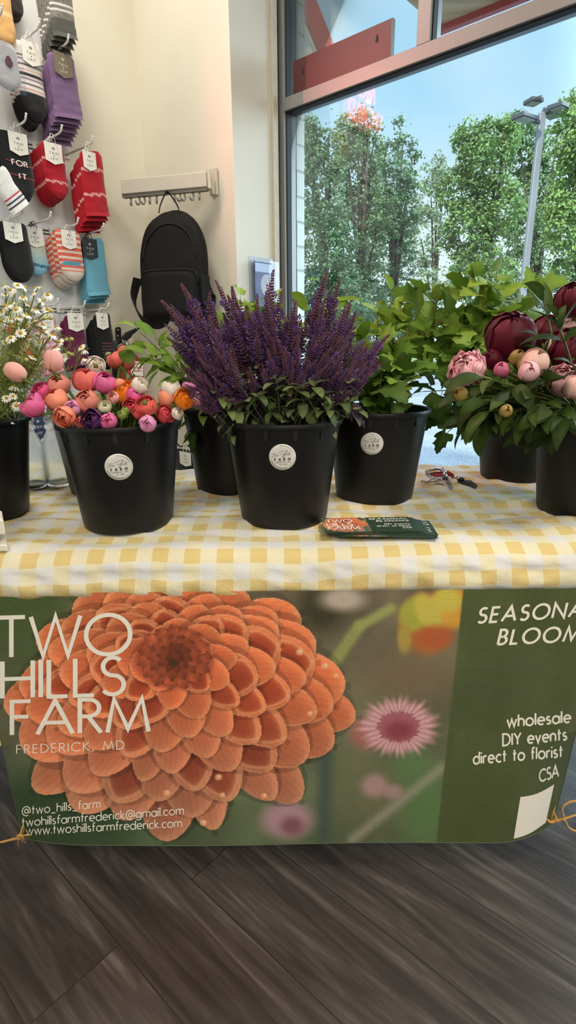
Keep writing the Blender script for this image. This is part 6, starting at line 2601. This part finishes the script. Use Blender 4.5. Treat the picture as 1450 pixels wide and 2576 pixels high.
def bp_ring(s, n=40):
    """outline at height fraction s: superellipse, flat back towards the wall"""
    w = hw0 * (.93 + .07 * min(1, s * 6))
    if s > .52:
        w *= max(0.0, 1 - ((s - .52) / .482) ** 2.3) ** .5
    dpt = .115 * (1 - .42 * s)
    if s > .8:
        dpt *= max(.06, 1 - ((s - .8) / .2) ** 2) ** .5
    if s < .08:
        k = (s / .08)
        w *= .9 + .1 * k ** .5; dpt *= .8 + .2 * k ** .5
    r = []
    for i in range(n):
        g = 2 * PI * i / n
        cx_, sy_ = math.cos(g), math.sin(g)
        x = w * math.copysign(abs(cx_) ** .55, cx_)
        y = dpt * (.5 + .5 * math.copysign(abs(sy_) ** .6, sy_))
        wr = .004 * mnoise.noise(V((x * 9, s * 6, y * 9)))
        r.append(hx + bx * (xc + x) + bn * (y + wr - .02) + Z * (zb + HBP * s - hx.z))
    return r


bm = MB()
rings = [bp_ring(s) for s in [0, .01, .03, .06, .1] + [.14 + .043 * k for k in range(19)] + [.97, .985, .995, 1.0]]
bm.grid(rings, wrap=True)
nn_ = len(rings)
bm.f.append(tuple(range(40))[::-1]); bm.mi.append(0)
bm.f.append(tuple((nn_ - 1) * 40 + i for i in range(40))); bm.mi.append(0)
part('body', bm, m_nyl, bp, smooth=True)


def bp_pt(x, s, out=0.0):
    """point on the front face"""
    w = hw0
    if s > .52:
        w *= max(0.0, 1 - ((s - .52) / .482) ** 2.3) ** .5
    dpt = .115 * (1 - .42 * s)
    if s > .8:
        dpt *= max(.06, 1 - ((s - .8) / .2) ** 2) ** .5
    u = min(1, abs(x) / max(w, 1e-4))
    y = dpt * (.5 + .5 * (1 - u ** (2 / .55)) ** .3)
    return hx + bx * (xc + x) + bn * (y + out - .02) + Z * (zb + HBP * s - hx.z)


pk = MB()
rows = []
for j in range(17):
    v = j / 16
    s = .02 + .43 * v
    wv = hw0 * .95
    if v > .72:
        wv *= 1 - .16 * ((v - .72) / .28) ** 3
    row = []
    for i in range(21):
        u = -1 + 2 * i / 20
        edge = (1 - abs(u) ** 8) * (1 - max(0, (v - .9) / .1) ** 2) * min(1, v * 10)
        row.append(bp_pt(u * wv * .93, s - .03 * (abs(u) ** 6) * (v > .6) * (v - .6) / .4, .004 + .020 * edge ** .5 if edge > 0 else .004))
    rows.append(row)
pk.grid(rows)
part('front_pocket', pk, m_nyl, bp, smooth=True)
zp = MB()
zp.tube([bp_pt(u * hw0 * .88, .45 - .03 * abs(u) ** 6 - (.10 if abs(u) > .97 else 0), .014) for u in [-1 + 2 * i / 24 for i in range(25)]], .0032, 6)
part('pocket_zipper', zp, m_web, bp, smooth=True)
zp = MB()
zp.tube([bp_pt(hw0 * .80 * math.cos(g), .56 + .30 * math.sin(g), .003) for g in [PI * i / 30 for i in range(31)]], .0028, 6)
part('main_zipper', zp, m_web, bp, smooth=True)
sd = MB()
rows = []
for j in range(9):
    s = .12 + .28 * j / 8
    rows.append([hx + bx * (xc + hw0 * (.96 + .07 * math.sin(PI * i / 8))) + bn * (.005 + .085 * i / 8 - .01) + Z * (zb + HBP * s - hx.z) for i in range(9)])
sd.grid(rows)
part('side_pocket', sd, m_nyl, bp, smooth=True, solid=.003)


def strap(pts, wdir, width, thick=.003):
    mb = MB()
    pts = [V(p) for p in pts]
    sm = []
    for i in range(len(pts) - 1):
        p0, p1, p2, p3 = pts[max(i - 1, 0)], pts[i], pts[i + 1], pts[min(i + 2, len(pts) - 1)]
        for k in range(8):
            t = k / 8
            sm.append(.5 * ((2 * p1) + (p2 - p0) * t + (2 * p0 - 5 * p1 + 4 * p2 - p3) * t * t + (3 * p1 - p0 - 3 * p2 + p3) * t ** 3))
    sm.append(pts[-1])
    rows = [[], [], [], []]
    vs, fs = [], []
    for i, p in enumerate(sm):
        t = (sm[min(i + 1, len(sm) - 1)] - sm[max(i - 1, 0)]).normalized()
        w = (V(wdir) - t * V(wdir).dot(t)).normalized()
        n = t.cross(w)
        for a, b in ((-1, -1), (1, -1), (1, 1), (-1, 1)):
            vs.append(p + w * width / 2 * a + n * thick / 2 * b)
    for i in range(len(sm) - 1):
        for k in range(4):
            fs.append((4 * i + k, 4 * i + (k + 1) % 4, 4 * i + 4 + (k + 1) % 4, 4 * i + 4 + k))
    fs += [(0, 3, 2, 1), tuple(len(vs) - 4 + k for k in range(4))]
    return mb.add(vs, fs)


def bpq(px, py, out):
    return on_plane(px, py, hx + bn * out, bn)


w1 = (bx + bn * .8).normalized()
part('grab_handle', strap([bpq(400, 536, .015), bpq(404, 515, .014), bpq(416, 488, .012), bpq(424, 484, .012), bpq(436, 500, .014), bpq(448, 520, .014), bpq(452, 538, .015)], bn + bx * .5, .022), m_web, bp, smooth=False)
part('shoulder_strap', strap([bpq(346, 700, -.012), bpq(337, 745, -.015), bpq(342, 775, .0), bpq(362, 806, .02), bpq(392, 818, .03), bpq(414, 808, .04), bpq(424, 790, .03)], bn * .6 + Z * .8, .036, .006), m_web, bp)
part('shoulder_strap', strap([bpq(514, 690, -.015), bpq(532, 740, -.015), bpq(538, 752, -.012), bpq(532, 785, .0), bpq(520, 815, .01), bpq(508, 842, .02)], bn * .7 + bx * .7, .036, .006), m_web, bp)

# ================================================================== FIRE EXTINGUISHER
m_fred = mat('extinguisher_red', (176, 24, 30), rough=.28, coat=.4, var=.03)
m_blk = mat('black_metal', (24, 24, 26), rough=.4)
m_chr = mat('steel_neck', (170, 170, 168), rough=.3, metal=.7)
fe0 = on_plane(322, 880, C1 - B * .085, B)
fe = thing('fire_extinguisher', 'red fire extinguisher with black handle on the wall behind the ranunculus', 'fire extinguisher', V((fe0.x, fe0.y, fe0.z - .40)))
mb = MB(); mb.lathe([(0, -.42), (.05, -.42), (.058, -.41), (.058, -.09), (.054, -.055), (.040, -.028), (.020, -.012), (.0, -.010)], fe0, 28)
part('cylinder', mb, m_fred, fe, smooth=True)
mb = MB(); mb.lathe([(.018, -.014), (.018, .012), (.022, .014), (.022, .030), (.012, .034), (0, .034)], fe0, 18)
part('valve', mb, m_chr, fe, smooth=True)


def FEp(px, py, off=.085):
    return on_plane(px, py, C1 - B * off, B)


mb = MB(); mb.prism([FEp(*q) + B * .01 for q in ((308, 848), (318, 836), (346, 824), (349, 827), (330, 843), (326, 850), (316, 857), (308, 853))], -B * .022)
part('lever', mb, m_blk, fe, bevel=.002)
mb = MB(); mb.prism([FEp(*q, .012) for q in ((290, 826), (293, 823), (299, 823), (302, 826), (303, 858), (292, 860))], -B * .008)
bo = part('wall_bracket', mb, m_blk, fe)
for py in (830, 845):
    mb = MB(); mb.ball(FEp(297, py, .021), .005, 8, 6, None, (1, 1, 1))
    part('screw', mb, m_chr, bo, smooth=True)
mb = MB(); mb.lathe([(.0, .0), (.017, .0), (.018, .006), (.016, .010), (0, .010)], FEp(330, 861, .11), 18, rot_to(-B))
part('pressure_gauge', mb, mat('gauge_face', (196, 180, 172), rough=.2), fe, smooth=True)
mb = MB(); mb.tube([FEp(304, 857), FEp(292, 862), FEp(288, 875), FEp(287, 900), FEp(290, 960)], .011, 10)
part('hose', mb, m_blk, fe, smooth=True)
mb = MB(); mb.tube([FEp(336, 858, .10), FEp(369, 872, .12)], [.010, .0125], 12)
part('nozzle', mb, mat('tan_nozzle', (168, 142, 112), rough=.6), fe, smooth=True)
mb = MB()
tg = [FEp(*q, .155) for q in ((329, 908), (358, 910), (360, 946), (330, 944))]
mb.prism(tg, -B * .001)
tag_o = part('inspection_tag', mb, m_card, fe)
mb = MB()
for a, b, c, d in ((331, 911, 336, 916), (339, 913, 356, 915), (344, 924, 357, 927), (332, 932, 356, 934)):
    mb.add([FEp(*q, .1575) for q in ((a, b), (c, b), (c, d), (a, d))], [(0, 1, 2, 3)])
part('tag_print', mb, m_redp, tag_o)

# ================================================================== BROCHURE HOLDER ON THE JAMB
def JB(px, py, off=.002):
    return on_plane(px, py, C2 - B * off, B)


j0, j1 = JB(627, 700), JB(686, 700)
zt_, zb_ = JB(656, 648).z, JB(656, 790).z
jw = (j1 - j0).dot(A)
jo = V((j0.x, j0.y, zb_))
br_ = thing('brochure_holder', 'clear acrylic brochure holder with blue leaflet on the pale jamb', 'brochure holder', jo)
m_acr = pane_mat('clear_acrylic', (240, 243, 248), .12)
mb = MB()
mb.para(jo, A * jw, -B * .003, Z * (zt_ - zb_))
mb.para(jo - B * .034, A * jw, -B * .003, Z * (zt_ - zb_) * .93)
mb.para(jo - B * .003, A * .003, -B * .031, Z * (zt_ - zb_) * .93)
mb.para(jo + A * (jw - .003) - B * .003, A * .003, -B * .031, Z * (zt_ - zb_) * .93)
mb.para(jo - B * .003 + A * .003, A * (jw - .006), -B * .031, Z * .003)
part('acrylic_pocket', mb, m_acr, br_)
lf = solo('leaflet', MB().para(jo - B * .010 + A * jw * .14 + Z * .012, A * jw * .74, -B * .004, Z * (zt_ - zb_) * .86), mat('leaflet_blue', (44, 50, 128), spec=.2, rough=.8, var=.12, scale=12),
          'blue leaflet with round picture standing in the brochure holder', 'leaflet', origin=jo)
mb = MB()
cc_ = jo - B * .0145 + A * jw * .62 + Z * (zt_ - zb_) * .52
mb.add([cc_] + [cc_ + A * (jw * .24 * math.cos(g)) + Z * (jw * .30 * math.sin(g)) for g in [2 * PI * i / 24 for i in range(24)]], [(0, i + 1, (i + 1) % 24 + 1) for i in range(24)])
pc = mb.build('round_picture', mat('picture_print', (196, 176, 170), rough=.4, var=.2, scale=30), lf, origin=jo)
mb = MB()
mb.para(jo - B * .0141 + A * jw * .16 + Z * (zt_ - zb_) * .74, A * jw * .70, -B * .0003, Z * (zt_ - zb_) * .15)
mb.build('white_header', mat('leaflet_pale', (186, 192, 222), rough=.4), lf, origin=jo)

# ================================================================== GLASS BOTTLES
m_gb = bpy.data.materials.new('bottle_glass')
m_gb.use_nodes = True
_b = m_gb.node_tree.nodes['Principled BSDF']
_b.inputs['Transmission Weight'].default_value = 1.0
_b.inputs['Roughness'].default_value = .02
_b.inputs['IOR'].default_value = 1.46
_b.inputs['Base Color'].default_value = (.96, .98, .97, 1)
_nz = m_gb.node_tree.nodes.new('ShaderNodeTexNoise')
_nz.inputs['Scale'].default_value = 60
_bp = m_gb.node_tree.nodes.new('ShaderNodeBump')
_bp.inputs['Strength'].default_value = .25
_bp.inputs['Distance'].default_value = .002
m_gb.node_tree.links.new(_nz.outputs['Fac'], _bp.inputs['Height'])
m_gb.node_tree.links.new(_bp.outputs['Normal'], _b.inputs['Normal'])
for (px, py, lab) in ((78, 1236, 'clear glass bottle half hidden by the left edge bucket'), (141, 1231, 'clear glass bottle beside the ranunculus bucket')):
    q = on_z(px, py, ZTOP); q.y += .03; q.z = ZTOP + .004
    o_ = [(0, .003), (.026, .0), (.031, .004), (.0325, .012), (.0325, .105), (.031, .120), (.024, .138), (.0175, .150), (.0165, .156), (.021, .160), (.021, .166), (.0168, .169), (.0165, .176), (.0195, .179), (.0195, .186), (.0165, .190)]
    i_ = [(.0140, .190), (.0138, .154), (.020, .137), (.0275, .119), (.029, .105), (.029, .014), (.026, .009), (0, .011)]
    mb = MB(); mb.lathe(o_ + i_, q, 32)
    solo('glass_bottle', mb, m_gb, lab, 'bottle', 'clear glass bottles behind the left buckets', origin=q, smooth=True)

# ================================================================== PRUNING SHEARS
m_silver = mat('polished_steel', (196, 198, 202), rough=.22, metal=.9, var=.05)
m_dsteel = mat('worn_blade', (62, 60, 60), rough=.45, metal=.5, var=.2)
m_rgrip = mat('red_grip', (150, 20, 30), rough=.4)
ZS_ = ZTOP + .021


def sh(px, py, dz=0.0):
    return on_z(px, py, ZS_ + dz)


s1 = thing('pruning_shears', 'silver pruning shears with looped red lined grip lying on the cloth', 'shears', sh(1110, 1205))
mb = MB(); mb.tube([sh(*q) for q in ((1122, 1200, .012), (1104, 1206, .004), (1086, 1201, .0), (1074, 1193, .004), (1073, 1188, .010), (1084, 1182, .018), (1100, 1179, .024), (1114, 1180, .024), (1119, 1188, .020), (1124, 1200, .013))], [.004, .0045, .0045, .0045, .0045, .0045, .0045, .005, .0055, .005], 8)
part('loop_handle', mb, m_silver, s1, smooth=True)
mb = MB(); mb.tube([sh(*q) for q in ((1120, 1202, .006), (1094, 1207, .0), (1076, 1212, -.004), (1061, 1211, -.008))], [.007, .006, .0045, .0035], 8)
part('handle', mb, m_silver, s1, smooth=True)
mb = MB(); mb.grid([[sh(1080, 1190, .006), sh(1096, 1187, .012), sh(1117, 1188, .016)], [sh(1084, 1197, .001), sh(1099, 1199, .004), sh(1118, 1196, .009)]])
part('grip_lining', mb, m_rgrip, s1, solid=.003)
mb = MB(); mb.prism([sh(*q) for q in ((1110, 1207, .006), (1120, 1206, .008), (1142, 1228, -.006), (1141, 1233, -.008), (1136, 1231, -.008))], (0, 0, .004))
part('blade', mb, m_silver, s1, bevel=.001)
mb = MB(); mb.prism([sh(*q) for q in ((1122, 1206, .010), (1130, 1205, .010), (1137, 1222, .0), (1132, 1221, .0))], (0, 0, .004))
part('counter_blade', mb, m_silver, s1, bevel=.001)
mb = MB(); mb.lathe([(0, 0), (.008, 0), (.008, .004), (.005, .007), (0, .007)], sh(1121, 1206, .013), 14)
part('pivot_nut', mb, m_dsteel, s1, smooth=True)
s2 = thing('pruning_shears', 'dark bladed pruning shears lying behind the silver shears', 'shears', sh(1150, 1210))
mb = MB(); mb.prism([sh(*q) for q in ((1150, 1207, -.004), (1160, 1209, -.004), (1185, 1211, -.008), (1202, 1223, -.012), (1199, 1228, -.013), (1176, 1222, -.012), (1152, 1213, -.006))], (0, 0, .0035))
part('blade', mb, m_dsteel, s2, bevel=.001)
mb = MB(); mb.tube([sh(*q) for q in ((1164, 1206, .0), (1150, 1201, .002), (1136, 1200, .002))], .0042, 8)
part('handle', mb, m_silver, s2, smooth=True)
mb = MB(); mb.tube([sh(*q) for q in ((1142, 1197, .008), (1128, 1191, .012), (1112, 1187, .012))], [.004, .0075, .006], 8)
part('red_handle', mb, m_rgrip, s2, smooth=True)
mb = MB(); mb.lathe([(0, 0), (.007, 0), (.007, .006), (0, .006)], sh(1162, 1207, .0), 12)
part('pivot_nut', mb, m_dsteel, s2, smooth=True)

# ================================================================== CARDS
m_cgreen = mat('card_green', (46, 66, 52), rough=.35, var=.04)
m_photo = mat('card_photo', attr=True, rough=.35, var=.02)
CW, CH, CT = .185, .092, .0011
g_l, g_r = on_z(818, 1363, ZTOP), on_z(1068, 1360, ZTOP)
ca = math.atan2(g_r.y - g_l.y, g_r.x - g_l.x)
nx_, nz2 = 90, 44
u_, v_ = np.meshgrid(np.linspace(0, 1, nx_), np.linspace(0, 1, nz2))
Cc = srgb_lin(paint_banner(40 + 860 * u_, 2100 - 610 * v_))


def card(i, o, ang, label, group, zlev, full):
    ex = V((math.cos(ang), math.sin(ang), 0)); ey = V((-ex.y, ex.x, 0))
    t = thing('rack_card', label, 'card', V((o.x, o.y, zlev)), group)
    p = V((o.x, o.y, zlev))
    part('card_stock', MB().para(p, ex * CW, ey * CH, Z * CT * .8), m_cgreen, t)
    pm = MB()
    pm.v = [tuple(p + ex * (.50 * CW * a) + ey * (CH * b) + Z * (CT * .8 + .0001)) for a, b in zip(u_.ravel(), v_.ravel())]
    pm.c = [tuple(c) for c in Cc.reshape(-1, 3)]
    ii = np.arange(nx_ * nz2).reshape(nz2, nx_)
    pm.f = np.stack([ii[:-1, :-1], ii[:-1, 1:], ii[1:, 1:], ii[1:, :-1]], -1).reshape(-1, 4).tolist()
    pm.mi = [0] * len(pm.f)
    part('flower_print', pm, m_photo, t)
    lm = MB()
    M = lambda x, y: p + ex * x + ey * y + Z * (CT * .8 + .0003)
    text(lm, 'TWO', (.008, .060), (.062, .060), .020, M, th=.13, track=.13)
    text(lm, 'HILLS', (.008, .037), (.060, .037), .019, M, th=.13, track=.2)
    text(lm, 'FARM', (.010, .016), (.072, .016), .018, M, th=.13, track=.17)
    text(lm, 'SEASONAL', (.098, .076), (.178, .076), .0085, M, th=.2, track=.3, shear=.22)
    text(lm, 'BLOOMS', (.112, .062), (.178, .062), .0085, M, th=.2, track=.3, shear=.22)
    text(lm, 'DIY events', (.126, .042), (.176, .042), .0068, M, th=.2, track=.2)
    text(lm, 'direct to florist', (.108, .030), (.176, .030), .0068, M, th=.2, track=.2)
    text(lm, 'CSA', (.158, .018), (.176, .018), .0068, M, th=.2, track=.2)
    part('card_lettering', lm, m_print, t)
    return t


g_o = V((g_l.x, g_l.y, 0))
lay = [(.034, .003, -.10), (.028, -.002, -.06), (.037, .004, -.05), (.022, .003, -.03), (.016, .005, -.04), (.013, .002, -.02), (.009, .004, .00), (.005, .001, .01), (.0, .0, .012)]
for i, (dx, dy, da) in enumerate(lay):
    top = i == len(lay) - 1
    lab = ('topmost dark green farm card of the fanned stack, showing the whole dahlia' if top else
           'lowest dark green farm card, sticking out farthest right of the stack' if i == 0 else 'dark green farm card fanned out under the topmost card')
    card(i, g_o + V((dx, dy, 0)), ca + da, lab, None if top or i == 0 else 'fanned farm cards', ZTOP + .010 + i * CT, top)

# ================================================================== WHITE STAND AT THE LEFT EDGE
m_wp = mat('white_plastic', (226, 222, 210), rough=.4, var=.02)
ws = on_z(-18, 1396, ZTOP)
st_ = thing('card_stand', 'white plastic stand cut off by the left edge on the front of the cloth', 'stand', V((ws.x, ws.y, ZTOP + .004)))
e0 = on_z(22, 1393, ZTOP)
wx = TX
wy = V((e0.x, e0.y, 0)).normalized()
mb = MB(); mb.para(V((e0.x, e0.y, ZTOP + .004)) - wx * .10, wx * .10, wy * .08, Z * .014)
part('base_plate', mb, m_wp, st_, bevel=.003)
e1 = on_y(15, 1346, e0.y + .004)
mb = MB(); mb.para(e1 - wx * .10, wx * .10, wy * .07, Z * .030)
part('top_slab', mb, m_wp, st_, bevel=.003)
mb = MB(); mb.para(V((e0.x, e0.y + .012, ZTOP + .018)) - wx * .10, wx * .078, wy * .05, Z * (e1.z - ZTOP - .018))
part('support', mb, mat('maroon_insert', (70, 36, 40), rough=.4), st_)
